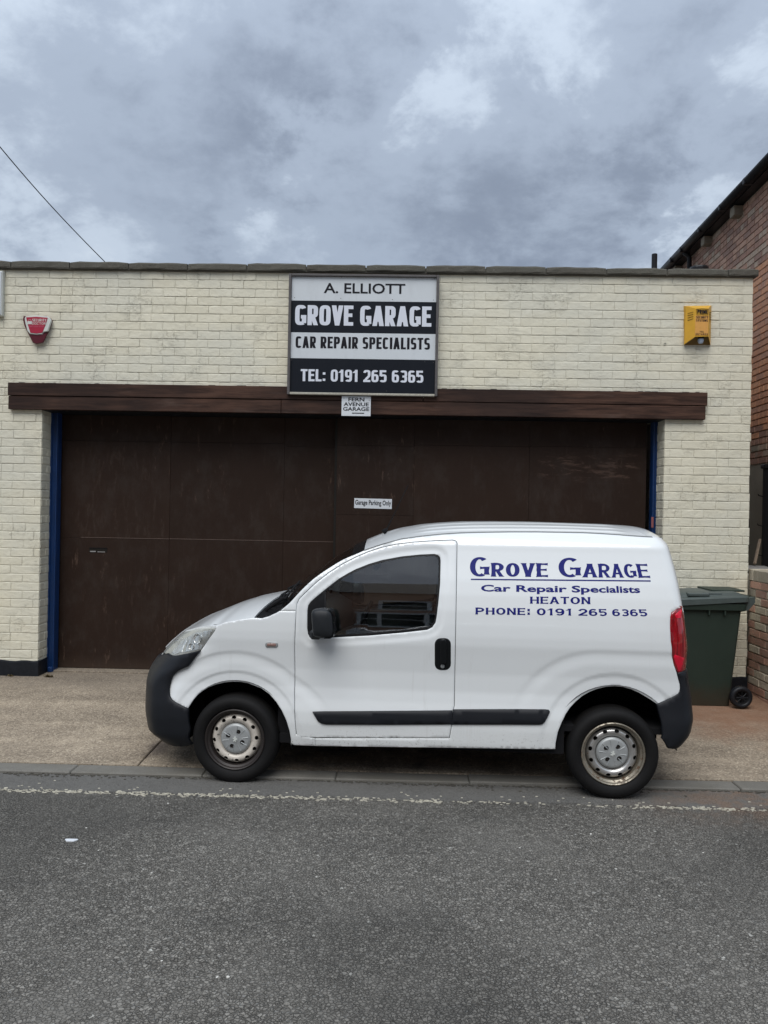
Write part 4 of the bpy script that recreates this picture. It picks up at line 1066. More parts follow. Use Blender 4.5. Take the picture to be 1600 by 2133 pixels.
# house bricks
def brickbox(mb, x_face, y0, y1, z0, z1, r, d=.012, sgn=-1):
    o_ = r.uniform(-.002, .002); f_ = x_face + sgn * (d + o_); e = .004
    mb.add([(x_face, y0, z0), (x_face, y1, z0), (x_face, y1, z1), (x_face, y0, z1), (f_, y0 + e, z0 + e), (f_, y1 - e, z0 + e), (f_, y1 - e, z1 - e), (f_, y0 + e, z1 - e)],
           [(4, 5, 6, 7), (0, 1, 5, 4), (1, 2, 6, 5), (2, 3, 7, 6), (3, 0, 4, 7)])
r = random.Random(31); hb = []
row = 0; z = eav - .12
while z > RZ + .02:
    z0 = z - .0775; y = y0h - (0 if row % 2 else .115)
    while y < y1h:
        L = .2275 if row % 4 != 3 else .1135
        a, b = max(y, y0h), min(y + L, y1h)
        if b - a > .04: hb.append((a + .005, b - .005, z0 + .005, z - .005, row))
        y += L
    z = z0; row += 1
def hproj(yy, zz):
    P_ = H0 + hd * yy; P_.z = zz; P_ -= Vector((0, 0, CH)); d = P_.dot(_f); return 800 + FPX * P_.dot(_rx) / d, 1066.5 - FPX * P_.dot(_ux) / d, d
orange = lambda yy, zz, row: zz < 4.98 - max(0, (yy - 9.0)) * .15 + (.0 if row % 2 else .04) and yy < 9.75 + (.11 if (row // 2) % 2 else 0) + (4.95 - zz) * .55 and not zz < 3.0
cand = []
for i, (a, b, z0, z1, rw) in enumerate(hb):
    x_, y_, d_ = hproj((a + b) / 2, (z0 + z1) / 2)
    seen = 1380 < x_ < 1612 and y_ < 1000 and (y_ < 575 or x_ > 1555)
    cand.append(((b - a) / d_ ** 2 if seen else 0, i))
cand.sort(reverse=True); sel = set(i for s_, i in cand[:296] if s_ > 0)
oth = {'brick_brown': MB(), 'brick_orange': MB(), 'brick_mixed': MB()}
for i, (a, b, z0, z1, rw) in enumerate(hb):
    yy, zc = (a + b) / 2, (z0 + z1) / 2
    mk = 'brick_orange' if orange(yy, zc, rw) else ('brick_mixed' if zc < 3.0 and r.random() < .35 else ('brick_orange' if zc < 3.2 and r.random() < .3 else 'brick_brown'))
    if i in sel:
        mb = MB(); brickbox(mb, .006, a, b, z0, z1, r); mb.build('brick', M[mk], house)
    else: brickbox(oth[mk], .006, a, b, z0, z1, r)
for k, (mk, mb) in enumerate(oth.items()):
    if mb.v: tag(mb.build('brickwork', M[mk], house), kind='stuff')
# black railing gate post at the picture edge
yg, _ = hz(1600, 1000)
gpst = empty('gate_post', tuple(H0 + hd * (yg - .10) - hn * .06), -ANG, 'black iron gate post against the grey rendered wall at the right edge', 'post')
gpst.location.z = .0
MB().box(-.03, .03, -.03, .03, 0, 2.42, b=.004).build('post', M['upvc_black'], gpst)
mb = MB()
for k in range(6):
    zc = 2.1 - k * .34; mb.tube([(-.03, 0, zc), (-.085, 0, zc + .012), (-.09, 0, zc + .03)], .006, 6)
mb.build('hooks', M['upvc_black'], gpst)
MB().box(-.05, .05, -.05, .05, 2.42, 2.47, b=.01).build('cap', M['upvc_black'], gpst)

# low brick wall running out from the garage corner
LX = XR + .03; LT = 1.335
lw = empty('low_brick_wall', (LX, 7.9, 0), 0, 'low weathered brick garden wall at the right edge behind the green bin', 'wall')
MB().box(.006, .20, -2.5, -.05, -.05, LT - .012).build('core', M['mortar'], lw)
r = random.Random(8)
z = LT - .11; row = 0
for k in range(24):          # brick-on-edge top course
    y0 = -2.5 + k * .102
    mb = MB(); mb.box(-.006, .215, y0 + .004, y0 + .098, LT - .108, LT + r.uniform(-.003, .003), b=.004); o = mb.build('brick', M['brick_mixed'], lw)
while z > .05:
    z0 = z - .079; y = -2.5 - (0 if row % 2 else .115)
    while y < -.05:
        L = .230
        a, b = max(y, -2.5), min(y + L, -.05)
        if b - a > .04:
            mb = MB(); brickbox(mb, .006, a + .005, b - .005, z0 + .0055, z - .0055, r, d=.011 + r.uniform(-.003, .003)); mb.build('brick', M['brick_mixed'], lw)
        y += L
    z = z0; row += 1
# things in the yard behind the low wall
yard = tag(MB().box(3.56, 4.32, 8.0, 9.3, 0, 1.27, b=.01).build('yard_plinth', M['render']), 'grey rendered block behind the low brick wall', 'block')
for i, (dx, dy, rz, zz, lab) in enumerate([(.0, .0, .1, 1.272, 'dark grey slab lying at the bottom of the pile behind the low wall'), (.03, .08, -.25, 1.30, 'pale grey slab lying on top of the pile behind the low wall')]):
    o = MB().box(-.16, .16, -.28, .25, 0, .024, b=.004).build('paving_slab', M['slab'] if i else M['kerb']); o.location = (3.80 + dx, 8.35 + dy, zz); o.rotation_euler = (0, 0, rz)
    tag(o, lab, 'slab', 'slabs behind the low wall')
a = onY(1572, 1174, 8.55); b = onY(1583, 1124, 8.95)
mb = MB(); mb.tube([a, b], .016, 4); tag(mb.build('timber_batten', M['wood']), 'thin timber batten leaning on the grey wall behind the low wall', 'batten')
# weeds at the foot of the wall
def weed(x, y, n, h, lab, seed):
    r = random.Random(seed); mb = MB()
    for k in range(n):
        a = r.uniform(0, 6.28); l = h * r.uniform(.4, 1); w = .004
        p0 = Vector((r.uniform(-.04, .04), r.uniform(-.008, .008), 0)); p1 = p0 + Vector((cos(a) * l * .4, sin(a) * l * .25 - .01, l * .6)); p2 = p1 + Vector((cos(a) * l * .5, sin(a) * l * .3, l * .15))
        s = Vector((-sin(a), cos(a), 0)) * w
        mb.add([p0 - s, p0 + s, p1 + s * .8, p1 - s * .8, p2], [(0, 1, 2, 3), (3, 2, 4)])
    o = mb.build('weed', M['weed'], fix=False); o.location = (x, y, pav(y)); return tag(o, lab, 'weed')
p_ = onY(102, 1408, WY - .03); weed(p_[0], WY - .03, 46, .05, 'dry weed tuft at the foot of the black plinth at left', 2)
p_ = onY(20, 1408, WY - .03); weed(p_[0], WY - .03, 22, .03, 'tiny weed sprig by the plinth near the left edge', 3)
# ================================================================== VAN
AL = -0.05165
VU = np.array([cos(AL), sin(AL), 0]); VW = np.array([-sin(AL), cos(AL), 0])
VO = np.array([-1.0967, 5.1921, 0]) - VW * 0.035
van = empty('delivery_van', tuple(VO), AL, 'small white panel van with blue garage lettering parked in front of the brown doors', 'van')
WH = .858                                # half width
def tolocal(P): d = P - VO; return np.array([d @ VU, d @ VW, d[2]])
CL = tolocal(CAM)
def lray(px, py): d = ray(px, py); return np.array([d @ VU, d @ VW, d[2]])
def onw(px, py, w): d = lray(px, py); return CL + d * ((w - CL[1]) / d[1])
_zf = np.linspace(-.1, 2, 841)
def tab(pts, sm=5):
    y = np.interp(_zf, [a for a, b in pts], [b for a, b in pts])
    k = np.hanning(2 * sm + 1); k /= k.sum(); yp = np.pad(y, sm, mode='edge'); ys = np.convolve(yp, k, 'valid')
    return lambda z: np.interp(z, _zf, ys)
Sb = tab([(.15, .060), (.22, .040), (.27, .020), (.32, .012), (.42, .008), (.50, .012), (.58, .026), (.66, .034), (.78, .032), (.90, .020), (.97, .012), (1.03, .011), (1.10, .014), (1.20, .024), (1.30, .044), (1.40, .072), (1.50, .104), (1.60, .134), (1.64, .144), (1.67, .166), (1.71, .200), (1.76, .27), (1.80, .36)], 7)
Uf = tab([(.10, -.50), (.15, -.61), (.20, -.69), (.28, -.765), (.40, -.785), (.60, -.785), (.66, -.772), (.70, -.755), (.76, -.715), (.84, -.655), (.92, -.580), (.975, -.505), (1.02, -.43), (1.10, -.27), (1.3, .0)], 8)
Ur = tab([(.28, 2.93), (.34, 2.985), (.38, 3.02), (.43, 3.052), (.52, 3.070), (.66, 3.060), (.74, 3.045), (.84, 3.030), (1.0, 3.032), (1.22, 3.010), (1.30, 2.998), (1.40, 2.985), (1.50, 2.968), (1.60, 2.945), (1.66, 2.930), (1.70, 2.900), (1.735, 2.865), (1.77, 2.79), (1.80, 2.70)], 5)
def wrapper(a, b, n):
    ph = np.linspace(0, pi / 2, 400)
    x = a * np.sin(ph) ** (2 / n); y = b * (1 - np.cos(ph) ** (2 / n))
    s = np.concatenate([[0], np.cumsum(np.hypot(np.diff(x), np.diff(y)))])
    return s, np.sin(ph) ** (2 / n), 1 - np.cos(ph) ** (2 / n)
FA, RA = .50, .20
Fs, Fx, Fy = wrapper(FA, .83, 2.7); Rs, Rx, Ry = wrapper(RA, .82, 4.6)
PF0, PR0 = -.28, 2.87                    # nominal parameter where the wraps start (p is measured from there)
def outline(p, z):
    p = np.asarray(p, float); z = np.asarray(z, float); p, z = np.broadcast_arrays(p, z)
    s = Sb(z); uf = Uf(z); u0 = PF0 + np.clip(uf + FA - PF0, -.10, .20); u1 = Ur(z) - RA; fa = u0 - uf
    q = np.clip(p, PF0, PR0)
    u = q + (u0 - PF0) * (1 - smooth(PF0, PF0 + .60, q)) + (u1 - PR0) * smooth(PR0 - .55, PR0, q); w = s.copy()
    df = np.clip(PF0 - p, 0, Fs[-1]); fx = np.interp(df, Fs, Fx); fy = np.interp(df, Fs, Fy)
    u = u - fa * fx; w = w + (WH - s) * fy
    dr = np.clip(p - PR0, 0, Rs[-1]); rx = np.interp(dr, Rs, Rx); ry = np.interp(dr, Rs, Ry)
    u = u + RA * rx; w = w + (WH - s) * ry
    return u, w
PCF, PCR = PF0 - Fs[-1], PR0 + Rs[-1]    # parameters of the centre line, front and rear
def smooth(a, b, x): t = np.clip((x - a) / (b - a), 0, 1); return t * t * (3 - 2 * t)
WIN = None
def seg_dist(P, poly):
    P = np.asarray(P); A = np.array(poly); B = np.roll(A, -1, 0); best = np.full(P.shape[:-1], 9.)
    for a, b in zip(A, B):
        d = b - a; t = np.clip(((P - a) @ d) / (d @ d + 1e-12), 0, 1); q = a + t[..., None] * d
        best = np.minimum(best, np.linalg.norm(P - q, axis=-1))
    return best
def flare(u, z):
    """outward pressing of the panels: arches, creases"""
    r = np.hypot(u - .0, z - .29); f = np.zeros_like(r)
    ang = np.arctan2(z - .29, u)
    rc = .590 + .10 * smooth(.9, .2, ang) * (u > 0)
    d = rc - r
    am = smooth(.10, .45, z) * smooth(.70, .50, u)
    f += am * (-.0042 * smooth(-.010, .011, d) + .0085 * smooth(.016, .10, d))
    f -= .006 * smooth(.462, .448, r) * smooth(.10, .5, z)
    # rear arch and haunch: rounded box running to the tail
    zc = .350; bx = np.maximum(2.50 - u, 0) * (u < 2.50); rr = np.hypot(np.minimum(u - 2.42, 0), np.maximum(z - .36, 0))
    d2 = .600 - np.where(u < 2.42, rr, z - .36)
    am = smooth(.25, .50, z) * smooth(1.80, 2.05, u) * smooth(3.15, 2.95, u)
    f += am * (-.0036 * smooth(-.014, .012, d2) + .0075 * smooth(.014, .10, d2))
    r2 = np.hypot(u - 2.521, z - .335)
    f -= .006 * smooth(.482, .468, r2) * smooth(.10, .5, z)
    if WIN is not None:
        P = np.stack([u, z], -1); dd = seg_dist(P, WIN)
        f += -.007 * smooth(.058, .030, dd) * (u > .36) * (u < 1.52)
    return f
def surf(p, z, off=0.0, fl=True):
    e = 1e-3
    u, w = outline(p, z); u2, w2 = outline(np.asarray(p) + e, z); u1, w1 = outline(np.asarray(p) - e, z)
    du, dw = u2 - u1, w2 - w1; L = np.hypot(du, dw) + 1e-12
    nu, nw = dw / L, -du / L               # outward (towards -w on the side)
    zz1 = outline(p, np.asarray(z) + e); dz = (zz1[1] - w) / e
    o = off + (flare(u, np.asarray(z, float)) if fl else 0)
    return np.stack([u + nu * o, w + nw * o, np.broadcast_to(np.asarray(z, float), u.shape)], -1)
_pg = np.concatenate([np.linspace(PCF, PF0, 260), np.linspace(PF0, PR0, 240)[1:], np.linspace(PR0, PCR, 260)[1:]])
def hit(px, py, off=0.0):
    d = lray(px, py); z = (CL + d * ((.04 - CL[1]) / d[1]))[2]; p = None
    for _ in range(14):
        u, w = outline(_pg, z)
        f = (u - CL[0]) * d[1] - (w - CL[1]) * d[0]
        c = np.where(np.sign(f[:-1]) != np.sign(f[1:]))[0]
        if len(c) == 0:
            i = int(np.argmin(np.abs(f))); p = _pg[i]; t = (w[i] - CL[1]) / d[1]; z = (CL + d * t)[2]; break
        ts = []
        for i in c:
            k = f[i] / (f[i] - f[i + 1]); ww = w[i] + k * (w[i + 1] - w[i]); ts.append(((ww - CL[1]) / d[1], _pg[i] + k * (_pg[i + 1] - _pg[i])))
        t, p = min(ts); zn = (CL + d * t)[2]
        if abs(zn - z) < 1e-5: z = zn; break
        z = .5 * z + .5 * zn
    return (float(p), float(z))
def hits(pts, sc=None, org=None):
    out = []
    for x, y in pts:
        if sc: x, y = org[0] + x / sc, org[1] + y / sc
        out.append(hit(x, y))
    return out
Z1 = (2.353, (280, 1060)); Z2 = (2.353, (920, 1060)); ZA = (4.706, (280, 1280)); ZB = (4.706, (1120, 1380)); Z3 = (3.636, (520, 1080))
h1 = lambda pts: hits(pts, *Z1); h2 = lambda pts: hits(pts, *Z2); hA = lambda pts: hits(pts, *ZA); hB = lambda pts: hits(pts, *ZB); h3 = lambda pts: hits(pts, *Z3)
def resample(poly, h, closed=True):
    out = []; n = len(poly)
    for i in range(n if closed else n - 1):
        a = np.array(poly[i]); b = np.array(poly[(i + 1) % n]); k = max(1, int(math.ceil(np.linalg.norm(b - a) / h)))
        out += [tuple(a + (b - a) * j / k) for j in range(k)]
    if not closed: out.append(tuple(poly[-1]))
    return out
def chaikin(poly, it=1, closed=True, keep=None):
    """round corners of a traced polygon slightly"""
    P = [np.array(p) for p in poly]
    for _ in range(it):
        Q = []
        n = len(P)
        for i in range(n):
            a, b, c = P[i - 1], P[i], P[(i + 1) % n]
            if keep and i in keep and _ == 0: pass
            Q.append(b * .75 + a * .25); Q.append(b * .75 + c * .25)
        P = Q
    return [tuple(p) for p in P]
def area(poly): return .5 * sum(a[0] * b[1] - b[0] * a[1] for a, b in zip(poly, poly[1:] + poly[:1]))
def inset(poly, d):
    """move a closed polygon inwards by d (crude, per-vertex)"""
    P = [np.array(p) for p in poly]; s = 1 if area(poly) > 0 else -1; out = []
    n = len(P)
    for i in range(n):
        a, b, c = P[i - 1], P[i], P[(i + 1) % n]
        e1 = b - a; e2 = c - b; e1 /= np.linalg.norm(e1) + 1e-12; e2 /= np.linalg.norm(e2) + 1e-12
        n1 = np.array([-e1[1], e1[0]]) * s; n2 = np.array([-e2[1], e2[0]]) * s
        m = n1 + n2; L = m @ m
        m = m * (2 / L if L > .3 else 1) if L > 1e-6 else n1
        out.append(tuple(b + m * d * .5 * (1 if L > .3 else 1) if False else b + m * d * (1.0 if L > .3 else .7) * .5 * 1.0 if L <= .3 else b + (n1 + n2) / L * 2 * d * 1.0 * .5 * 2 * .5))
    return out
def inset(poly, d):
    P = [np.array(p) for p in poly]; s = 1 if area(poly) > 0 else -1; out = []; n = len(P)
    for i in range(n):
        a, b, c = P[i - 1], P[i], P[(i + 1) % n]
        e1 = b - a; e2 = c - b; e1 = e1 / (np.linalg.norm(e1) + 1e-12); e2 = e2 / (np.linalg.norm(e2) + 1e-12)
        n1 = np.array([-e1[1], e1[0]]) * s; n2 = np.array([-e2[1], e2[0]]) * s
        m = (n1 + n2) / 2; L = max(float(m @ m), .3)
        out.append(tuple(b + m / L * d))
    return out
def inpoly_np(P, poly):
    x, y = P[:, 0], P[:, 1]; c = np.zeros(len(P), bool); A = np.array(poly); B = np.roll(A, 1, 0)
    for (xi, yi), (xj, yj) in zip(A, B):
        m = ((yi > y) != (yj > y)); c ^= m & (x < (xj - xi) * (y - yi) / (yj - yi + 1e-15) + xi)
    return c
def region(name, poly, m, parent, off=0.0, xf=None, holes=(), h=.022, ret=.014, mirror=True, fl=True, gap=.0022, edge=.0018, label=None, dome=0.0, holegap=.0, fine=None):
    """a body panel: polygon in (p, z) filled, lifted onto the body surface, with rounded edge and a return flange"""
    if gap: poly = inset(poly, gap)
    loops = [resample(poly, h * .8)] + [resample(inset(hl, -holegap) if holegap else hl, h * .8) for hl in holes]
    pts = []; edges = []
    for lp in loops:
        b = len(pts); pts += [tuple(q) for q in lp]; edges += [(b + i, b + (i + 1) % len(lp)) for i in range(len(lp))]
    A = np.array(loops[0]); x0, z0 = A.min(0); x1, z1 = A.max(0)
    gx = np.arange(x0, x1 + h, h); gz = np.arange(z0, z1 + h, h * .866)
    G_ = np.array([(x + (.5 * h if j % 2 else 0), z) for j, z in enumerate(gz) for x in gx])
    ins = inpoly_np(G_, loops[0])
    for lp in loops[1:]: ins &= ~inpoly_np(G_, lp)
    G_ = G_[ins]
    if len(G_):
        dd = np.full(len(G_), 9.)
        for lp in loops: dd = np.minimum(dd, seg_dist(G_, lp))
        G_ = G_[dd > h * .45]
    allp = [Vector(q) for q in pts] + [Vector(tuple(q)) for q in G_]
    vs, es, fs, *_ = delaunay_2d_cdt(allp, edges, [], 0, 1e-7)
    V2 = np.array([(v.x, v.y) for v in vs]); F_ = [f for f in fs if len(f) == 3]
    cen = np.array([(V2[list(f)].mean(0)) for f in F_]); k = inpoly_np(cen, loops[0])
    for lp in loops[1:]: k &= ~inpoly_np(cen, lp)
    F_ = [tuple(f) for f, kk in zip(F_, k) if kk]
    o_ = off
    if dome:
        dd = seg_dist(V2, loops[0]); o_ = off + dome * np.minimum(1, np.sqrt(dd / max(dd.max(), 1e-6)))
    if xf: o_ = o_ + xf(V2[:, 0], V2[:, 1])
    V3 = surf(V2[:, 0], V2[:, 1], o_, fl)
    mb = MB(); mb.add(V3, F_)
    nb = len(V3)
    # flanges
    for li, lp in enumerate(loops):
        lp2 = inset(lp, -edge if li == 0 else edge) if ret else lp
        idx = []
        key = {(round(a, 6), round(b, 6)): i for i, (a, b) in enumerate(V2)}
        L_ = np.array(lp); xo = xf(L_[:, 0], L_[:, 1]) if xf else 0; base = surf(L_[:, 0], L_[:, 1], off + xo, fl)
        L2 = np.array(lp2)
        r1 = surf(L2[:, 0], L2[:, 1], off + xo - edge, fl); r2 = surf(L2[:, 0], L2[:, 1], off + xo - ret, fl)
        if not ret: continue
        n = len(lp); b0 = len(mb.v); mb.v.extend(map(tuple, base)); mb.v.extend(map(tuple, r1)); mb.v.extend(map(tuple, r1)); mb.v.extend(map(tuple, r2))
        for i in range(n):
            j = (i + 1) % n
            mb.f.append((b0 + i, b0 + j, b0 + n + j, b0 + n + i)); mb.f.append((b0 + 2 * n + i, b0 + 2 * n + j, b0 + 3 * n + j, b0 + 3 * n + i))
    me = mb.mesh(name, m, smooth=True, fix=False)
    bm = bmesh.new(); bm.from_mesh(me); bmesh.ops.remove_doubles(bm, verts=bm.verts[:nb] + [v for v in bm.verts[nb:]], dist=1e-6)
    bmesh.ops.recalc_face_normals(bm, faces=bm.faces)
    s = sum(f.normal.y * f.calc_area() for f in bm.faces)
    if s > 0: bmesh.ops.reverse_faces(bm, faces=bm.faces)
    bm.to_mesh(me); bm.free(); me.polygons.foreach_set('use_smooth', [True] * len(me.polygons)); me.set_sharp_from_angle(angle=math.radians(50)); me.update()
    o = link(name, me, parent)
    if label: o['label'] = label
    if mirror: mirror_of(o, parent)
    return o
def mirror_of(o, parent):
    c = link(o.name.split('.')[0], o.data, parent); c.location = (o.location.x, 2 * WH - o.location.y, o.location.z); c.scale = (1, -1, 1)
    for md in o.modifiers:
        if md.type == 'SOLIDIFY':
            k = c.modifiers.new(md.name, 'SOLIDIFY'); k.thickness = md.thickness
    return c

# ---- traced outlines
door = h3([(340, 1309), (340, 980), (346, 800), (350, 700), (357, 645), (372, 612), (400, 582), (450, 534), (500, 487), (600, 408), (700, 345), (800, 293), (900, 250), (1000, 218), (1100, 195), (1250, 177), (1400, 167), (1535, 162)]) + \
       h3([(1562, 168), (1573, 185)]) + [hit(950, 1300), hit(947, 1470)] + h1([(1562, 1000), (1553, 1080), (1545, 1125)]) + h1([(1200, 1125), (800, 1122), (793, 1105), (786, 1030)])
seal = h3([(433, 830), (434, 700), (440, 660), (458, 632), (500, 595), (560, 545), (620, 497), (680, 452), (740, 417), (800, 385), (900, 345), (1000, 315), (1150, 287), (1300, 272), (1400, 268), (1428, 275), (1444, 292), (1449, 320), (1445, 500), (1432, 640), (1420, 740), (1411, 790), (1385, 828), (1345, 848), (1150, 870), (900, 892), (700, 902), (500, 913), (460, 908), (440, 880)])
WIN = np.array(seal)
glassp = h3([(575, 865), (575, 700), (575, 590), (580, 552), (640, 505), (690, 468), (745, 436), (800, 408), (900, 367), (1000, 337), (1150, 306), (1300, 291), (1395, 287), (1420, 297), (1430, 320), (1426, 500), (1414, 640), (1402, 740), (1393, 780), (1372, 808), (1340, 822), (1150, 845), (900, 868), (700, 878), (590, 884)])
quarter = h3([(449, 830), (449, 702), (456, 668), (475, 640), (520, 603), (565, 567), (565, 700), (565, 884), (505, 897), (468, 893), (455, 872)])
front_edge = [hit(613.4, 1440), hit(613.4, 1349.5), hit(615, 1300)]
hoodline = hits([(449, 1304), (470, 1296), (500, 1290.5), (528, 1287)])
wing = hoodline + hits([(545, 1288.3), (560, 1284), (574, 1277.5), (583, 1272.4), (600, 1272.6)]) + [h3([(352, 700)])[0]] + [door[2], door[1], door[0]] + [door[-1], door[-2]] + [(lambda q: (q[0], q[1] - .0))(hit(657, 1538.3))] + \
       hits([(657.5, 1554), (612, 1552.5), (607, 1549)]) + h1([(768, 1160), (767, 1130), (760, 1090), (745, 1040), (722, 990), (695, 948), (660, 908), (620, 880), (555, 855), (520, 849), (480, 848), (440, 852), (400, 862), (365, 875), (335, 893), (310, 912), (288, 938), (262, 978)]) + \
       hA([(430, 880), (370, 835), (348, 800), (341, 755), (345, 700), (358, 650), (380, 598), (420, 555), (475, 527), (530, 503), (552, 478), (580, 440), (640, 362)]) + hA([(662, 340), (690, 297), (722, 250), (755, 205), (782, 168), (799, 140)])
body = hits([(657.5, 1554), (900, 1557.5), (1157, 1561)]) + h2([(559, 1150), (570, 1095), (590, 1045), (608, 1008), (630, 975), (660, 943), (690, 918), (725, 898), (760, 884), (805, 873), (850, 870), (890, 874), (930, 885), (968, 902), (1000, 921), (1030, 939), (1060, 960)]) + \
       h2([(1110, 936), (1145, 917), (1163, 903), (1169, 885), (1166, 860), (1150, 800), (1138, 765), (1130, 720), (1124, 650), (1120, 580), (1121, 530), (1127, 508), (1150, 493), (1178, 478)])
pz = body[-1]
body += [(PR0 + .16, 1.262), (PR0 + .30, 1.262), (PR0 + .30, 1.45), (PR0 + .28, 1.60), (PR0 + .24, 1.685), (PR0 + .16, 1.712)]
seamEnd = hit(1359, 1118.7)
body += [(PR0 + .06, 1.713), seamEnd]
seam = hits([(1290, 1114), (1212, 1109.6), (1119, 1108), (1060, 1108), (994, 1109), (960, 1110), (919, 1112.7), (877, 1117), (836, 1122.6), (795, 1134), (767, 1143.5)])
body += seam
pillar = hits([(759, 1146.5)]) + h3([(800, 272), (740, 297), (700, 316), (650, 345), (600, 377), (540, 416), (480, 461), (430, 506), (380, 556), (340, 600), (300, 643), (265, 672), (232, 700)])
body += pillar
drev = [door[i] for i in range(2, 24)]      # door front-top corner round to the rear bottom
top_i = 3
body += [h3([(352, 700)])[0]] + door[4:25]
body += [hit(657, 1538.3)]
headl = hA([(330, 378), (345, 396), (368, 406), (400, 408), (460, 398), (520, 385), (580, 371), (640, 357), (655, 346), (690, 296), (720, 249), (750, 206), (780, 167), (797, 141), (795, 131), (785, 126), (740, 122), (690, 124), (640, 132), (590, 147), (540, 167), (505, 188), (470, 215), (435, 250), (400, 290), (370, 327), (345, 358)])
bump_f = hA([(640, 362), (580, 440), (552, 478), (530, 503), (475, 527), (420, 555), (380, 598), (358, 650), (345, 700), (341, 755), (348, 800), (370, 835), (430, 880), (524, 926)]) + hits([(391, 1492), (395, 1520), (398, 1550)]) + hits([(380, 1554), (362, 1553), (343, 1546), (327, 1535)]) + \
         [(PF0 - .62, .235), (PF0 - .80, .24), (PCF, .24), (PCF, .745), (PF0 - .80, .752), (PF0 - .62, .765)] + hA([(330, 385), (345, 399), (368, 409), (400, 411), (460, 401), (520, 388), (580, 374)])
bump_r = hB([(1172, 414), (1240, 383), (1300, 354), (1345, 331), (1378, 309), (1393, 287), (1398, 255), (1396, 215), (1385, 160), (1372, 106)]) + [(PR0 + .12, .838), (PR0 + .30, .84), (PCR, .84), (PCR, .40), (PR0 + .30, .37), (PR0 + .13, .345)] + hits([(1393, 1557), (1380, 1537), (1378, 1500)])
tail = h2([(1180, 480), (1150, 495), (1129, 510), (1123, 530), (1122, 580), (1126, 650), (1132, 720), (1140, 762), (1160, 802)]) + [(PR0 + .13, .845), (PR0 + .17, .85), (PR0 + .185, 1.0), (PR0 + .17, 1.22), (PR0 + .13, 1.268)]
sx_h = .020
side_o = region('side_panel', body, M['van_paint'], van, h=.016, edge=.0018)
wing_o = region('front_wing', wing, M['van_paint'], van, h=.0125, gap=.0028)
door_e = empty('door'); door_e.parent = van
far_e = empty('far_door'.replace('far_', '')); far_e.parent = van
def both(name, poly, m, **k):
    o = region(name, poly, m, door_e, mirror=False, **k)
    c = link(name, o.data, far_e); c.location = (0, 2 * WH, 0); c.scale = (1, -1, 1); return o
both('door_panel', door, M['van_paint'], holes=[seal], h=.015, gap=.0050)
both('window_seal', seal, M['rubber_seal'], holes=[glassp, quarter], off=-.0035, gap=.0004, ret=.01, h=.03)
both('quarter_panel', quarter, M['matt_black'], off=-.002, gap=.0004, ret=.006, h=.03)
gl = both('window_glass', glassp, M['glass'], off=-.010, gap=-.002, ret=0, h=.06, fl=False)
# dark strips added behind the shut lines so the gaps read as shaded
def ribbon(poly, width=.022, depth=-.013, closed=True, name='shut_line_backing'):
    P = resample(poly, .03, closed)
    A = inset(P, width / 2); B = inset(P, -width / 2)
    a = surf(np.array(A)[:, 0], np.array(A)[:, 1], depth); b = surf(np.array(B)[:, 0], np.array(B)[:, 1], depth)
    n = len(P); mb = MB(); mb.add(list(a) + list(b), [(i, (i + 1) % n, n + (i + 1) % n, n + i) for i in range(n if closed else n - 1)])
    o = mb.build(name, M['matt_black'], van, fix=False); mirror_of(o, van)
ribbon(door)
ribbon([hit(583, 1272.5), hit(590, 1272.6), hit(600, 1272.7), hit(617, 1272.8)], closed=False); ribbon([hit(657.3, 1536), hit(657.4, 1545), hit(657.5, 1553)], closed=False)
ribbon(headl, width=.03, depth=-.03)
# head lamps
hl = empty('headlight'); hl.parent = van; hl2 = empty('headlight'); hl2.parent = van
def pair(name, poly, m, a, b, **k):
    o = region(name, poly, m, a, mirror=False, **k); c = link(name, o.data, b); c.location = (0, 2 * WH, 0); c.scale = (1, -1, 1); return o
pair('lens', headl, M['clear_lens'], hl, hl2, off=.002, ret=0, h=.02, fl=False, gap=.002)
pair('bowl', inset(headl, .004), M['lamp_cream'], hl, hl2, off=-.006, ret=.02, h=.02, fl=False, gap=.0)
inner = hA([(475, 370), (500, 345), (520, 215), (600, 180), (700, 160), (760, 160), (730, 215), (690, 280), (650, 335), (560, 357)])
pair('reflector', inner, M['reflector'], hl, hl2, off=-.003, ret=.012, h=.01, fl=False, gap=.0, dome=-.0)
pair('indicator_bowl', hA([(360, 372), (400, 300), (450, 250), (500, 225), (505, 260), (480, 310), (460, 370), (400, 390)]), M['reflector'], hl, hl2, off=-.003, ret=.005, h=.02, fl=False, gap=0)
for (x, y, rr) in [(620, 235, .034), (560, 315, .022)]:
    p_, z_ = hit(280 + x / 4.706, 1280 + y / 4.706); c_ = surf(p_, z_, .001, False)
    mb = MB(); mb.lathe([(rr, -.006), (rr * .86, -.004), (rr * .8, .006), (rr * .4, .012), (0, .013)], 22, 'Y', (0, 0, 0))
    for par, sg in ((hl, 1), (hl2, -1)):
        o = mb.build('lamp_ring', M['reflector'], par, smooth=True); o.location = (c_[0], c_[1] if sg == 1 else 2 * WH - c_[1], c_[2]); o.rotation_euler = (0, 0, math.radians(-25) * sg); o.scale = (1, sg, 1)
# bumpers
def bxf(p, z):
    d = p - (PF0 - .30 + .10 * smooth(.62, .80, z))
    return .020 * np.maximum(0, 1 - np.abs(d) / np.where(d > 0, .16, .20)) * smooth(.16, .30, z) * smooth(-1.2, -.9, p) - .010 * smooth(.30, .24, z)
bf = region('front_bumper', bump_f, M['bumper'], van, xf=bxf, off=.012, h=.028, ret=.03, edge=.006, fl=False, gap=.001)
br_ = region('rear_bumper', bump_r, M['bumper'], van, off=.010, h=.028, ret=.03, edge=.006, fl=False, gap=.001)
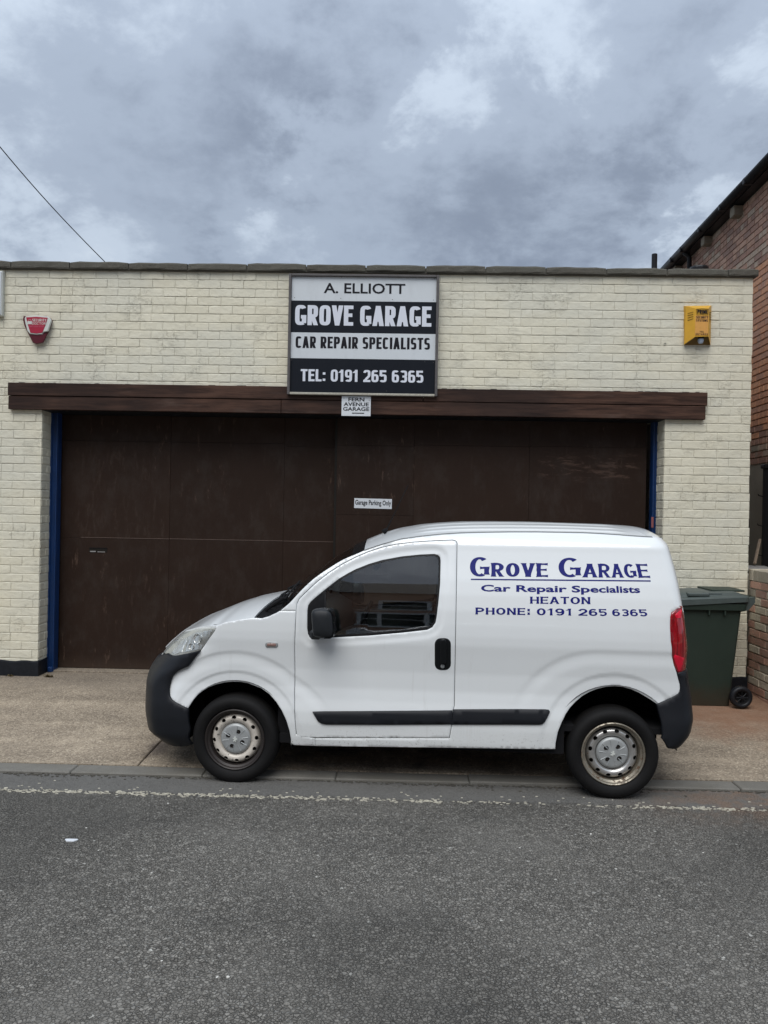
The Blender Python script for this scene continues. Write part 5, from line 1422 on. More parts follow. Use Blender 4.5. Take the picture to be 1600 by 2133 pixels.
# tail lamps
tl = empty('tail_light'); tl.parent = van; tl2 = empty('tail_light'); tl2.parent = van
pair('lens', tail, M['tail_red'], tl, tl2, off=.003, ret=.02, h=.02, fl=False, gap=.001, edge=.004)
pair('top_segment', [(a, b) for a, b in h2([(1178, 490), (1160, 503), (1143, 520), (1150, 535)])] + [(PR0 + .12, 1.19), (PR0 + .15, 1.245), (PR0 + .10, 1.255)], M['tail_bright'], tl, tl2, off=.0045, ret=.004, h=.02, fl=False, gap=.0, edge=.001)
pair('lower_segment', h2([(1137, 725), (1148, 760), (1162, 796)]) + [(PR0 + .11, .862), (PR0 + .13, .93), (PR0 + .06, .955)], M['tail_bright'], tl, tl2, off=.0045, ret=.004, h=.02, fl=False, gap=.0, edge=.001)
# rear doors (seen only from behind)
reard = [(PR0 + .305, .85), (PCR, .85), (PCR, 1.70), (PR0 + .30, 1.70), (PR0 + .305, 1.5), (PR0 + .305, 1.26), (PR0 + .19, 1.255), (PR0 + .195, 1.0), (PR0 + .185, .86)]
region('rear_door', reard, M['van_paint'], van, h=.04, fl=False)
# rubbing strips
pair('rubbing_strip', h1([(878, 995), (1200, 993), (1556, 990), (1556, 1052), (1250, 1054), (940, 1053), (918, 1048), (902, 1036)]), M['bumper'], door_e, far_e, off=.012, ret=.012, h=.03, edge=.004, gap=0)
region('rubbing_strip', h2([(58, 985), (300, 984), (505, 984), (522, 986), (527, 992), (520, 1010), (503, 1040), (492, 1050), (475, 1053), (52, 1053)]), M['bumper'], van, off=.012, ret=.012, h=.03, edge=.004, gap=0)
# door handle
def rrect(x0, y0, x1, y1, r_, n=5):
    out = []
    for cx, cy, a0 in ((x1 - r_, y1 - r_, 0), (x0 + r_, y1 - r_, 90), (x0 + r_, y0 + r_, 180), (x1 - r_, y0 + r_, 270)):
        out += [(cx + r_ * cos(math.radians(a0 + 90 * k / n)), cy + r_ * sin(math.radians(a0 + 90 * k / n))) for k in range(n + 1)]
    return out
pair('handle_recess', hits(rrect(906.5, 1330, 938.5, 1395, 12)), M['gloss_black'], door_e, far_e, off=.003, ret=.006, h=.012, edge=.003, gap=0)
pair('handle', hits(rrect(918, 1332, 928.5, 1382, 4.5)), M['gloss_black'], door_e, far_e, off=.022, ret=.018, h=.012, edge=.004, gap=0)
pair('key_lock', hits(rrect(918, 1384, 926, 1391.5, 3.8)), M['hubcap'], door_e, far_e, off=.006, ret=.006, h=.012, edge=.001, gap=0)
# side repeater
rp = empty('side_repeater'); rp.parent = van; rp2 = empty('side_repeater'); rp2.parent = van
pair('bezel', hits(rrect(553, 1338, 579, 1348.5, 5.1)), M['hubcap'], rp, rp2, off=.004, ret=.005, h=.012, edge=.002, gap=0)
pair('lens', hits(rrect(556.5, 1340.3, 575.5, 1346, 2.7)), M['orange_lens'], rp, rp2, off=.006, ret=.004, h=.012, edge=.001, gap=0)

# ---- upper surfaces (hood, cowl, windscreen, roof)
def S3(pz_, off=0.0): return surf(pz_[0], pz_[1], off)
def resamp3(P, n):
    P = np.array(P, float); s = np.concatenate([[0], np.cumsum(np.linalg.norm(np.diff(P, axis=0), axis=1))]); t = np.linspace(0, s[-1], n)
    return np.stack([np.interp(t, s, P[:, i]) for i in range(3)], -1)
def smooth3(P, it=2):
    P = np.array(P, float)
    for _ in range(it): P[1:-1] = .25 * P[:-2] + .5 * P[1:-1] + .25 * P[2:]
    return P
def patch(name, E, C, m, nt=16, ns=60, pw=2.2, upow=1.0, mirror=True, drop=0.0, ret=.0, sm=2, parent=None, extra=None):
    E = smooth3(resamp3(E, ns), sm); C = smooth3(resamp3(C, ns), sm); rows = []
    for i in range(ns):
        row = []
        for j in range(nt + 1):
            t = j / nt; t2 = t ** 1.0
            w = E[i][1] + (C[i][1] - E[i][1]) * t2
            g = 1 - (1 - t2) ** pw; z = E[i][2] + (C[i][2] - E[i][2]) * g
            u = E[i][0] + (C[i][0] - E[i][0]) * (t2 ** upow if upow >= 1 else 1 - (1 - t2) ** (1 / upow))
            if extra: z += extra(u, w)
            row.append((u, w, z - drop))
        rows.append(row)
    mb = MB(); mb.grid(rows)
    if ret:
        for edge_ in ([rw[0] for rw in rows], rows[0], rows[-1]):
            mb.grid([edge_, [(a, b + (.0), c - ret) for a, b, c in edge_]])
    o = mb.build(name, m, parent or van, smooth=True, fix=False)
    s = sum(p_.normal.z * p_.area for p_ in o.data.polygons)
    if s < 0: o.data.flip_normals()
    o.data.set_sharp_from_angle(angle=math.radians(55))
    if mirror: mirror_of(o, parent or van)
    return o, rows
hood_pts = hits([(337, 1367.5), (350, 1357.5), (365, 1340), (382, 1320.5), (395, 1311.5), (416, 1304.5), (437, 1302.3)]) + hoodline
hE = [S3(q_) for q_ in [(PCF + .02, .752), (PF0 - .72, .757)] + [hood_pts[0]]] ; hE = [S3(hood_pts[0])]
hE += [S3(q_) for q_ in hood_pts[1:]]
hC = [(-.790, WH, .752), (-.745, WH, .80), (-.66, WH, .875), (-.58, WH, .93), (-.505, WH, .977), (-.43, WH, 1.018), (-.306, WH, 1.070), (-.2, WH, 1.115), (-.047, WH, 1.165), (.10, WH, 1.197), (.20, WH, 1.218)]
hood, hrows = patch('bonnet', hE, hC, M['van_paint'], nt=22, ns=70, pw=1.7, upow=1.5, ret=.012, drop=.0035)
# nose strip below the bonnet's leading edge, between bonnet and bumper
lead = hrows[0]
low_ = []
for (u, w, z) in lead:
    low_.append((u - .004, w, min(z - .02, .70)))
o = MB().grid([[(a, b, c - .002) for a, b, c in lead], low_]).build('grille_panel', M['bumper'], van, smooth=True); mirror_of(o, van)
# cowl tray and windscreen
wE = [S3(q_, .0) for q_ in pillar[::-1]]
wC = [(.195, WH, 1.190), (.262, WH, 1.255), (.365, WH, 1.353), (.46, WH, 1.424), (.555, WH, 1.492), (.704, WH, 1.585), (.795, WH, 1.628)]
ws, wrows = patch('windscreen', wE, wC, M['glass'], nt=16, ns=40, pw=2.0, upow=.8, sm=1)
hr = hrows[-1]; wr = wrows[0]
n_ = 20
A = resamp3(hr, n_); B = resamp3(wr, n_)
rows = [[tuple(A[i] * (1 - t) + B[i] * t - np.array([0, 0, .012 + .05 * sin(pi * min(1, t * 1.0))])) for t in (0, .15, .4, .7, 1.0)] for i in range(n_)]
o = MB().grid(rows).build('cowl_tray', M['matt_black'], van, smooth=True); mirror_of(o, van)
# black windscreen surround strip at the roof
strip_rows = wrows[-6:]
o = MB().grid([[(a, b, c + .002) for a, b, c in rw] for rw in strip_rows]).build('screen_band', M['gloss_black'], van, smooth=True, fix=False); mirror_of(o, van)
# wipers
for k, (y0, y1, dx) in enumerate(((.30, .80, 0), (.92, 1.45, .0))):
    def wp(t, w, up_):
        i = int(min(len(wrows) - 1, t * (len(wrows) - 1)));
        ww = w if w <= WH else 2 * WH - w
        rw = wrows[i]; j = int(min(16, max(0, round((ww - rw[0][1]) / (WH - rw[0][1]) * 16)))); q_ = rw[j]
        return (q_[0] - .012 * up_, w, q_[2] + .016 * up_)
    mb = MB(); mb.tube([wp(.02, y0, 2.2), wp(.05, y0 + .12, 2.2), wp(.10, (y0 + y1) / 2, 1.4)], .009, 6); mb.tube([wp(.05, y0 + .05, .9), wp(.14, (y0 + y1) / 2, .9), wp(.20, y1, .9)], .007, 6)
    mb.build('wiper', M['matt_black'], van)
for (px, py, px2, py2, w_, r_) in [(536, 1284, 590, 1246, .25, .012), (548, 1272, 596, 1252, .32, .009), (560, 1262, 600, 1244, .42, .010), (590, 1247, 594, 1236, .36, .007)]:
    a = onw(px, py, w_); b = onw(px2, py2, w_ + .05); MB().tube([a, (a + b) / 2 + np.array([0, 0, .006]), b], r_, 6).build('wiper_linkage', M['matt_black'], van)
# roof
rE = [S3(q_) for q_ in [pillar[0]] + seam[::-1] + [seamEnd]] + [S3(q_) for q_ in [(PR0 + .06, 1.713), (PR0 + .16, 1.712), (PR0 + .26, 1.706), (PR0 + .5, 1.702)]]
rC = [(.80, WH, 1.632), (.835, WH, 1.648), (.931, WH, 1.687), (1.046, WH, 1.724), (1.205, WH, 1.755), (1.35, WH, 1.772), (1.519, WH, 1.784), (1.75, WH, 1.790), (2.0, WH, 1.792), (2.3, WH, 1.788), (2.55, WH, 1.784), (2.72, WH, 1.778), (2.80, WH, 1.770), (2.84, WH, 1.760), (2.865, WH, 1.748), (2.885, WH, 1.730), (2.90, WH, 1.705)]
rE2 = rE[:12]
def ribs(u, w):
    f = 0
    if 1.15 < u < 2.66:
        e = min(1, (u - 1.15) / .15, (2.66 - u) / .12)
        for c_ in (.30, .42, .58): f += .006 * e * math.exp(-((w - c_) / .018) ** 2)
    return f
roof, rrows = patch('roof_panel', rE, rC, M['van_paint'], nt=44, ns=110, pw=2.3, upow=1.0, sm=1, extra=ribs)
sp = resample([seamEnd] + seam + [pillar[0]], .03, False); sp = np.array(sp); ra = surf(sp[:, 0], sp[:, 1] + .0022, .0022); rb = surf(sp[:, 0], sp[:, 1] - .0022, .0022); rc_ = ra + np.array([0, .004, .002])
o = MB().grid([rc_, ra, rb]).build('roof_seam', M['seam_grey'], van, fix=False); orient(o.data); mirror_of(o, van)
# antenna
a = onw(804, 1106, .62); b = onw(850.5, 1010, .62); an = empty('antenna'); an.parent = van
MB().tube([a - np.array([.02, 0, .012]), a + np.array([0, 0, .006]), a + (b - a) * .06], [.022, .016, .006], 10).build('antenna_base', M['matt_black'], an, smooth=True)
MB().tube([a + (b - a) * .04, a + (b - a) * .22, a + (b - a) * .24, b], [.0055, .0052, .0034, .0028], 6).build('rod', M['matt_black'], an)
# door mirrors
def mirror_unit(par):
    f = lambda x, y, w: onw(520 + x / 3.636, 1080 + y / 3.636, w)
    W0 = -.15
    front = [(466, 722), (472, 700), (490, 690), (540, 683), (590, 690), (615, 705), (627, 735), (634, 800), (636, 860), (632, 895), (610, 909), (560, 909), (505, 900), (482, 890), (474, 860), (468, 780)]
    P = np.array([f(x, y, W0) for x, y in front]); c_ = P.mean(0); mb = MB(); rings = []
    for (s, dw) in [(.0, -.022), (.45, -.021), (.78, -.014), (.93, -.004), (1.0, .014), (1.0, .05), (.97, .09), (.88, .12), (.0, .125)]:
        rings.append([tuple(c_ + (q_ - c_) * s + np.array([0, dw, 0])) for q_ in P])
    for rg in rings: rg.append(rg[0])
    mb.grid(rings); mb.build('mirror_housing', M['matt_plastic'], par, smooth=True, merge=True)
    # mirror glass faces backwards
    rim = P[5:13]; mb = MB(); g0 = [tuple(c_ + (q_ - c_) * 1.015 + np.array([.0, -.002, 0])) for q_ in P[4:12]]; g1 = [(a + .004, b + .10, c) for a, b, c in g0]
    mb.grid([g0, g1]); mb.build('mirror_glass_rim', M['gloss_black'], par, smooth=True)
    a0 = f(470, 860, -.06); mb = MB(); mb.box(a0[0] - .012, a0[0] + .07, -.10, .03, a0[2] - .045, a0[2] + .02, b=.018); mb.build('mirror_arm', M['matt_plastic'], par)
M['matt_plastic'] = simple('matt_black_plastic', (.020, .022, .025), .42, var=.12, scale=14, bump=.02)
me_ = empty('door_mirror'); me_.parent = van; mirror_unit(me_)
mf = empty('door_mirror'); mf.parent = van
for ch in list(me_.children):
    c = link(ch.name.split('.')[0], ch.data, mf); c.location = (0, 2 * WH, 0); c.scale = (1, -1, 1)

# ---- inner structure: floor, bulkhead, arches, engine bay, cargo box
mb = MB(); mb.box(.30, 2.12, .06, 2 * WH - .06, .27, .33); mb.box(2.10, 2.95, .06, 2 * WH - .06, .42, .46); mb.box(-.35, .32, .42, 2 * WH - .42, .22, .80); mb.box(.28, .36, .09, 2 * WH - .09, .33, .90)
mb.box(1.50, 1.53, .20, 2 * WH - .20, .33, 1.66); mb.box(1.50, 1.53, .06, 2 * WH - .06, .33, 1.12); mb.box(.35, 2.2, .055, .075, .27, .52); mb.box(.35, 2.2, 2 * WH - .075, 2 * WH - .055, .27, .52)
mb.box(2.0, 2.80, .42, 2 * WH - .42, .36, .8); mb.box(-.6, -.3, .3, 2 * WH - .3, .33, .70); mb.box(-.37, .36, .43, 2 * WH - .43, .22, .6); mb.box(2.16, 2.90, .43, 2 * WH - .43, .29, .6); mb.box(2.90, 2.98, .05, .40, .42, .80); mb.box(2.90, 2.98, 2 * WH - .40, 2 * WH - .05, .42, .80)
mb.build('chassis', M['matt_black'], van)
def arch_liner(cx, cz, R_, a0, a1, name='arch_liner'):
    rows = []
    for k in range(25):
        a = math.radians(a0 + (a1 - a0) * k / 24); c, s = cos(a), sin(a)
        rows.append([(cx + c * R_, .028, cz + s * R_), (cx + c * (R_ + .01), .10, cz + s * (R_ + .01)), (cx + c * (R_ + .01), .42, cz + s * (R_ + .01)), (cx, .42, cz - .05)])
    o = MB().grid(rows).build(name, M['matt_black'], van, smooth=False); mirror_of(o, van)
arch_liner(.0, .295, .392, -8, 172)
for cx_, cz_, R_, a0_, a1_ in ((.0, .295, .392, 170, 192), (2.521, .335, .405, -2, 3)):
    rows = []
    for k in range(9):
        a = math.radians(a0_ + (a1_ - a0_) * k / 8); rows.append([(cx_ + cos(a) * R_, .05, cz_ + sin(a) * R_), (cx_ + cos(a) * (R_ + .01), .62, cz_ + sin(a) * (R_ + .01))])
    o = MB().grid(rows).build('splash_guard', M['matt_black'], van); mirror_of(o, van)
arch_liner(2.521, .335, .405, 2, 182)
# seats, dash, wheel
for w_a, w_b, e_d in ((.075, .088, door_e), (2 * WH - .088, 2 * WH - .075, far_e)):
    MB().box(.45, 1.44, w_a, w_b, .36, .985, b=.005).build('door_trim', M['dash'], e_d)
    mid = w_b if w_a < .5 else w_a - .05
    MB().box(.60, 1.36, mid, mid + .05, .80, .86, b=.015).build('arm_rest', M['seat'], e_d)
for w in (.28, 1.08):
    st_ = empty('seat'); st_.parent = van
    MB().box(.80, 1.30, w, w + .50, .40, .62, b=.06).build('cushion', M['seat'], st_, smooth=False)
    mb = MB(); mb.box(1.26, 1.38, w + .02, w + .48, .60, 1.06, b=.05, rot=None); mb.build('seat_back', M['seat'], st_)
    MB().box(1.33, 1.42, w + .14, w + .36, 1.06, 1.20, b=.04).build('head_restraint', M['seat'], st_)
rows = []
for k in range(12):
    w = .10 + (2 * WH - .20) * k / 11; rows.append([(.26, w, 1.10), (.34, w, 1.125), (.50, w, 1.12 + .03 * math.exp(-((w - .5) / .16) ** 2)), (.60, w, 1.06), (.62, w, .90), (.55, w, .6)])
MB().grid(rows).build('dashboard', M['dash'], van, smooth=True)
swc = Vector((.80, .48, 1.02)); rows = []
q_ = Vector((.42, 0, 1)).normalized(); ax = Vector((q_.z, 0, -q_.x)); X_ = Vector((0, 1, 0)); Y_ = q_
rp_ = [swc + X_ * (.18 * cos(t)) + Y_ * (.18 * sin(t)) for t in np.linspace(0, 2 * pi, 33)]
swe = empty('steering_wheel'); swe.parent = van
MB().tube(rp_, .014, 8).build('rim', M['matt_black'], swe, smooth=True)
mb = MB(); mb.tube([swc - X_ * .17, swc + X_ * .17], .012, 6); mb.tube([swc, swc - Y_ * .17], .012, 6); mb.lathe([(.05, 0), (.0, -.02)], 12, 'Y', tuple(swc)); mb.tube([swc, swc + Vector((-.25, 0, -.10))], .02, 8); mb.build('spokes', M['matt_black'], swe)
MB().box(.86, .90, .72, .98, 1.40, 1.46, b=.012).build('rear_view_mirror', M['matt_black'], van)

# ---- wheels
def wheel_meshes(disc_m, rim_m, rimouter_m):
    out = []
    # tyre
    prof = [(.205, .030), (.212, .018), (.222, .010), (.245, .003), (.262, .004), (.278, .012), (.288, .024), (.294, .040), (.297, .060), (.298, .09), (.298, .13), (.294, .165), (.282, .185), (.25, .195), (.205, .18)]
    mb = MB(); mb.lathe(prof, 96, 'Y'); out.append(('tyre', mb, M['tyre']))
    mb = MB()      # shoulder sipes and tread grooves
    for k in range(84):
        a = 2 * pi * k / 84; c, s = cos(a), sin(a); ca, sa = cos(a + .012), sin(a + .012)
        mb.add([(.2865 * c, .0205, .2865 * s), (.2865 * ca, .0205, .2865 * sa), (.2995 * ca, .066, .2995 * sa), (.2995 * c, .066, .2995 * s)], [(0, 1, 2, 3)])
    for h_ in (.075, .105, .135):
        mb.lathe([(.2992, h_), (.2992, h_ + .006)], 72)
    out.append(('tread_grooves', mb, M['dark_slot']))
    mb = MB(); mb.lathe([(.206, .030), (.206, .022), (.200, .018), (.194, .022), (.190, .036), (.178, .044), (.172, .075), (.168, .10)], 80); out.append(('rim', mb, rimouter_m))
    # pressed disc with twelve oval holes
    prof = [(.171, .088), (.165, .070), (.158, .052), (.150, .044), (.140, .040), (.125, .042), (.115, .050), (.108, .060), (.103, .064), (.0, .064)]
    pr = [a for a, b in prof][::-1]; ph = [b for a, b in prof][::-1]
    loops = [[(.170 * cos(2 * pi * k / 96), .170 * sin(2 * pi * k / 96)) for k in range(96)]]
    for k in range(12):
        a = 2 * pi * (k + .25) / 12; cx, cy = .1455 * cos(a), .1455 * sin(a)
        loops.append([(cx + cos(a) * .0118 * cos(t) - sin(a) * .0155 * sin(t), cy + sin(a) * .0118 * cos(t) + cos(a) * .0155 * sin(t)) for t in np.linspace(0, 2 * pi, 15)[:-1]])
    pts = []; ed = []
    for lp in loops:
        b = len(pts); pts += [Vector(q_) for q_ in lp]; ed += [(b + i, b + (i + 1) % len(lp)) for i in range(len(lp))]
    for rr in (.09, .10, .108, .115, .122, .130, .138, .146, .153, .160, .166):
        for k in range(72):
            q_ = (rr * cos(2 * pi * k / 72), rr * sin(2 * pi * k / 72))
            if all((q_[0] - sum(p_[0] for p_ in lp) / 14) ** 2 + (q_[1] - sum(p_[1] for p_ in lp) / 14) ** 2 > .0185 ** 2 for lp in loops[1:]): pts.append(Vector(q_))
    vs, es, fs, *_ = delaunay_2d_cdt(pts, ed, [], 0, 1e-6)
    F_ = []
    for f in fs:
        x = sum(vs[i].x for i in f) / 3; y = sum(vs[i].y for i in f) / 3
        if any(inpoly(x, y, lp) for lp in loops[1:]): continue
        F_.append(tuple(f))
    mb = MB(); mb.add([(v.x, float(np.interp(v.length, pr, ph)), v.y) for v in vs], F_)
    for lp in loops[1:]:
        n = len(lp); f0 = [(x, float(np.interp(math.hypot(x, y), pr, ph)), y) for x, y in lp]
        mb.add(f0 + [(x, yy + .010, z) for x, yy, z in f0], [(i, (i + 1) % n, n + (i + 1) % n, n + i) for i in range(n)])
    out.append(('disc', mb, disc_m))
    # hub cap with four bolt pockets and radiating ridges
    mb = MB(); loops = [[(.0935 * cos(2 * pi * k / 64), .0935 * sin(2 * pi * k / 64)) for k in range(64)]]
    for k in range(4):
        a = math.radians(25 + 90 * k + 45); cx, cy = .048 * cos(a), .048 * sin(a); loops.append([(cx + .0145 * cos(t), cy + .0145 * sin(t)) for t in np.linspace(0, 2 * pi, 17)[:-1]])
    pts = []; ed = []
    for lp in loops:
        b = len(pts); pts += [Vector(q_) for q_ in lp]; ed += [(b + i, b + (i + 1) % len(lp)) for i in range(len(lp))]
    for rr in (0, .02, .028, .07, .08, .087): pts += [Vector((rr * cos(2 * pi * k / 40 + .01), rr * sin(2 * pi * k / 40 + .01))) for k in range(1 if rr == 0 else 40)]
    vs, es, fs, *_ = delaunay_2d_cdt(pts, ed, [], 0, 1e-6)
    F_ = [tuple(f) for f in fs if not any(inpoly(sum(vs[i].x for i in f) / 3, sum(vs[i].y for i in f) / 3, lp) for lp in loops[1:])]
    hh = lambda r_: float(np.interp(r_, [0, .019, .022, .027, .03, .080, .088, .0935], [.034, .034, .038, .038, .036, .040, .044, .056]))
    mb.add([(v.x, hh(v.length), v.y) for v in vs], F_)
    for lp in loops[1:]:
        n = len(lp); mb.add([(x, .037, y) for x, y in lp] + [(x, .052, y) for x, y in lp], [(i, (i + 1) % n, n + (i + 1) % n, n + i) for i in range(n)])
    out.append(('hub_cap', mb, M['hubcap']))
    for k in range(4):
        mb = MB(); a = math.radians(25 + 90 * k + 45); mb.lathe([(.0145, .051), (0, .051)], 12, c=(.048 * cos(a), 0, .048 * sin(a))); mb.lathe([(.008, .050), (.007, .044), (0, .043)], 6, c=(.048 * cos(a), 0, .048 * sin(a)))
        out.append(('wheel_bolt', mb, M['wheel_dark']))
    mb = MB()
    for k in range(10):
        a = 2 * pi * k / 10 + .2; t = .0025
        d_ = Vector((cos(a), 0, sin(a))); n_ = Vector((-sin(a), 0, cos(a)))
        p0 = d_ * .040; p1 = d_ * .080
        mb.add([tuple(p0 + n_ * t + Vector((0, .0385, 0))), tuple(p0 - n_ * t + Vector((0, .0385, 0))), tuple(p1 - n_ * t * 2 + Vector((0, .042, 0))), tuple(p1 + n_ * t * 2 + Vector((0, .042, 0))), tuple(p0 + Vector((0, .0355, 0))), tuple(p1 + Vector((0, .036, 0)))],
               [(0, 4, 5, 3), (4, 1, 2, 5), (0, 1, 4), (3, 5, 2)])
    out.append(('cap_ridges', mb, M['hubcap']))
    # small rampant-animal emblem in low relief
    em = [(-.35, -.95), (-.05, -.55), (.15, -.95), (.4, -.9), (.25, -.45), (.5, -.2), (.95, -.35), (.9, -.1), (.5, .1), (.85, .35), (.6, .5), (.35, .25), (.2, .5), (.3, .85), (-.05, .98), (-.4, .8), (-.3, .5), (-.15, .35), (-.75, .35), (-.95, .15), (-.5, .05), (-.25, .05), (-.45, -.3), (-.7, -.75)]
    mb = MB(); n = len(em); s_ = .0165; vv = [Vector((x * s_, y * s_)) for x, y in em]
    vs, es, fs, *_ = delaunay_2d_cdt(vv, [(i, (i + 1) % n) for i in range(n)], [], 0, 1e-7)
    poly_ = [(v.x, v.y) for v in vv]
    mb.add([(v.x, .0315, v.y) for v in vs], [tuple(f) for f in fs if inpoly(sum(vs[i].x for i in f) / 3, sum(vs[i].y for i in f) / 3, poly_)])
    mb.add([(v.x, .0315, v.y) for v in vv] + [(v.x, .036, v.y) for v in vv], [(i, (i + 1) % n, n + (i + 1) % n, n + i) for i in range(n)])
    out.append(('emblem', mb, M['alarm_white']))
    mb = MB(); mb.lathe([(.168, .10), (.10, .12), (0, .13)], 32); mb.lathe([(.12, .13), (.12, .19), (0, .19)], 24); out.append(('brake_drum', mb, M['wheel_dark']))
    return out
wheelA = wheel_meshes(M['wheel_cream'], M['wheel_dark'], M['wheel_dark'])
wheelB = wheel_meshes(M['wheel_silver'], M['wheel_silver'], M['wheel_rust'])
def place_wheel(parts, u, z, far=False, ground=0.0, w0=.0, rot=0.0):
    e = empty('wheel'); e.parent = van; e.location = (u, (2 * WH - w0) if far else w0, z); e.scale = (1, -1 if far else 1, 1)
    R_ = Matrix.Rotation(rot, 3, 'Y'); HS = Matrix.Diagonal((1.11, 1, 1.11))
    for nm, mb, m in parts:
        vv = [(R_ @ HS if nm in ('hub_cap', 'wheel_bolt', 'cap_ridges', 'emblem') else R_) @ Vector(v) for v in mb.v]
        if nm in ('tyre', 'tread_grooves'):
            zc = ground - z
            vv2 = []
            for v in vv:
                if v.z < zc + .004: v = Vector((v.x, v.y - (.006 if v.y < .03 else 0), max(v.z, zc + .001)))
                vv2.append(v)
            vv = vv2
        nb = MB(); nb.v = [tuple(v) for v in vv]; nb.f = mb.f
        o = nb.build(nm, m, e, smooth=nm not in ('cap_ridges', 'tread_grooves'), fix=nm not in ('emblem',), merge=nm not in ('tread_grooves',), angle=40)
        if nm in ('disc', 'hub_cap', 'emblem', 'rim') and sum(p_.normal.y * p_.area for p_ in o.data.polygons) > 0: o.data.flip_normals()
    return e
place_wheel(wheelA, 0.0, .2866, rot=.05)
place_wheel(wheelB, 2.514, .2925, rot=.3)
place_wheel(wheelA, 0.0, .2866 + .06, far=True, ground=.06); place_wheel(wheelB, 2.514, .2925 + .06, far=True, ground=.055)

# ---- lettering on the side
def on_side(tri_fn, txt, xa, ya, xb, yb_, ytop, off=.0012, name='lettering', step=.02, **k):
    p0, z0 = hit(xa, ya); p1, z1 = hit(xb, yb_); pt, zt_ = hit(xa, ytop)
    L = math.hypot(p1 - p0, z1 - z0); ch = zt_ - z0
    vs, fs = tri_fn(txt, 0, L, 0, ch, **k)
    bm = bmesh.new(); bv = [bm.verts.new((x, y, 0)) for x, y in vs]
    for f in fs:
        try: bm.faces.new([bv[i] for i in f])
        except ValueError: pass
    yy = -ch * .5
    while yy < ch * 1.3:
        bmesh.ops.bisect_plane(bm, geom=bm.verts[:] + bm.edges[:] + bm.faces[:], plane_co=(0, yy, 0), plane_no=(0, 1, 0)); yy += step
    bm.verts.index_update(); V_ = np.array([(v.co.x, v.co.y) for v in bm.verts]); F_ = [tuple(v.index for v in f.verts) for f in bm.faces]; bm.free()
    dx, dz = (p1 - p0) / L, (z1 - z0) / L
    pp = p0 + V_[:, 0] * dx; zz_ = z0 + V_[:, 0] * dz + V_[:, 1]
    o = MB().add(surf(pp, zz_, off), F_).build(name, M['navy'], van, fix=False, smooth=True); orient(o.data); return o
Z7 = lambda x, y: (960 + x / 3.81, 1140 + y / 3.81)
g7 = lambda xa, ya, xb, yb_, yt: (*Z7(xa, ya), *Z7(xb, yb_), Z7(xa, yt)[1])
on_side(text_tri, 'Grove', *g7(72, 231, 692, 235, 77), wx=.285, wy=.115, n=2.1, flare=.28, gap=.10, small=.70)
on_side(text_tri, 'Garage', *g7(778, 236, 1504, 242, 82), wx=.285, wy=.115, n=2.1, flare=.28, gap=.085, small=.70)
on_side(font_tri, 'Car Repair Specialists', *g7(160, 350, 1425, 362, 297), bold=.028)
on_side(text_tri, 'HEATON', *g7(550, 447, 1028, 451, 391), wx=.36, wy=.16, n=2.1, flare=.25, gap=.16)
on_side(text_tri, 'PHONE: 0191 265 6365', *g7(116, 532, 1482, 548, 478), wx=.37, wy=.17, n=2.1, flare=.2, gap=.18, space=.35)
# underline
pa = [hit(*Z7(x, 254 + (x - 80) * 13 / 1426)) for x in np.linspace(80, 1506, 24)]
th = .0042
mb = MB(); mb.grid([[surf(p_, z_ + th, .0012) for p_, z_ in pa], [surf(p_, z_ - th, .0012) for p_, z_ in pa]]); o = mb.build('lettering_underline', M['navy'], van, fix=False); orient(o.data)
# ================================================================== WHEELED BIN
BYn, BYf = 7.22, 7.74
bxr = onY(1573, 1240, BYn)[0]
bn = empty('wheeled_bin', (bxr, BYn, pav(7.4)), 0, 'dark green wheeled bin with closed lid standing between the van and the low wall', 'bin')
GB = pav(7.4)
def bp(px, py, d=0.0): p_ = onY(px, py, BYn + d); return (float(p_[0] - bxr), float(p_[2] - GB))
xtl, xtr = bp(1411, 1265)[0], bp(1548, 1265)[0]; xbl, xbr = bp(1434, 1460)[0], bp(1526, 1460)[0]
ztop = bp(1500, 1258)[1]
def ringbox(z, x0, x1, y0, y1, r_, n=4):
    return [(x, y, z) for x, y in rrect(x0, y0, x1, y1, r_, n)]
D_ = BYf - BYn
rings = []
for t in np.linspace(0, 1, 9):
    x0 = xbl + (xtl - xbl) * t; x1 = xbr + (xtr - xbr) * t; iy = .05 * (1 - t)
    rings.append(ringbox(t * ztop, x0, x1, iy, D_ - iy, .035))
mb = MB(); mb.grid([rg + [rg[0]] for rg in rings]); mb.add(rings[0], [tuple(range(len(rings[0])))[::-1]]); mb.build('bin_body', M['bin'], bn, smooth=True, merge=True, angle=45)
# rim and its ribs
mb = MB(); rr = []
for z_, g_ in ((ztop - .055, .004), (ztop - .055, .030), (ztop + .004, .036), (ztop + .004, .0)): rr.append(ringbox(z_, xtl - g_, xtr + g_, -g_, D_ + g_, .045))
mb.grid([rg + [rg[0]] for rg in rr]); mb.build('rim', M['bin'], bn, smooth=False)
for px in (1476, 1509):
    x_ = bp(px, 1270)[0]; MB().box(x_ - .007, x_ + .007, -.026, .002, ztop - .105, ztop - .052, b=.003).build('rib', M['bin'], bn)
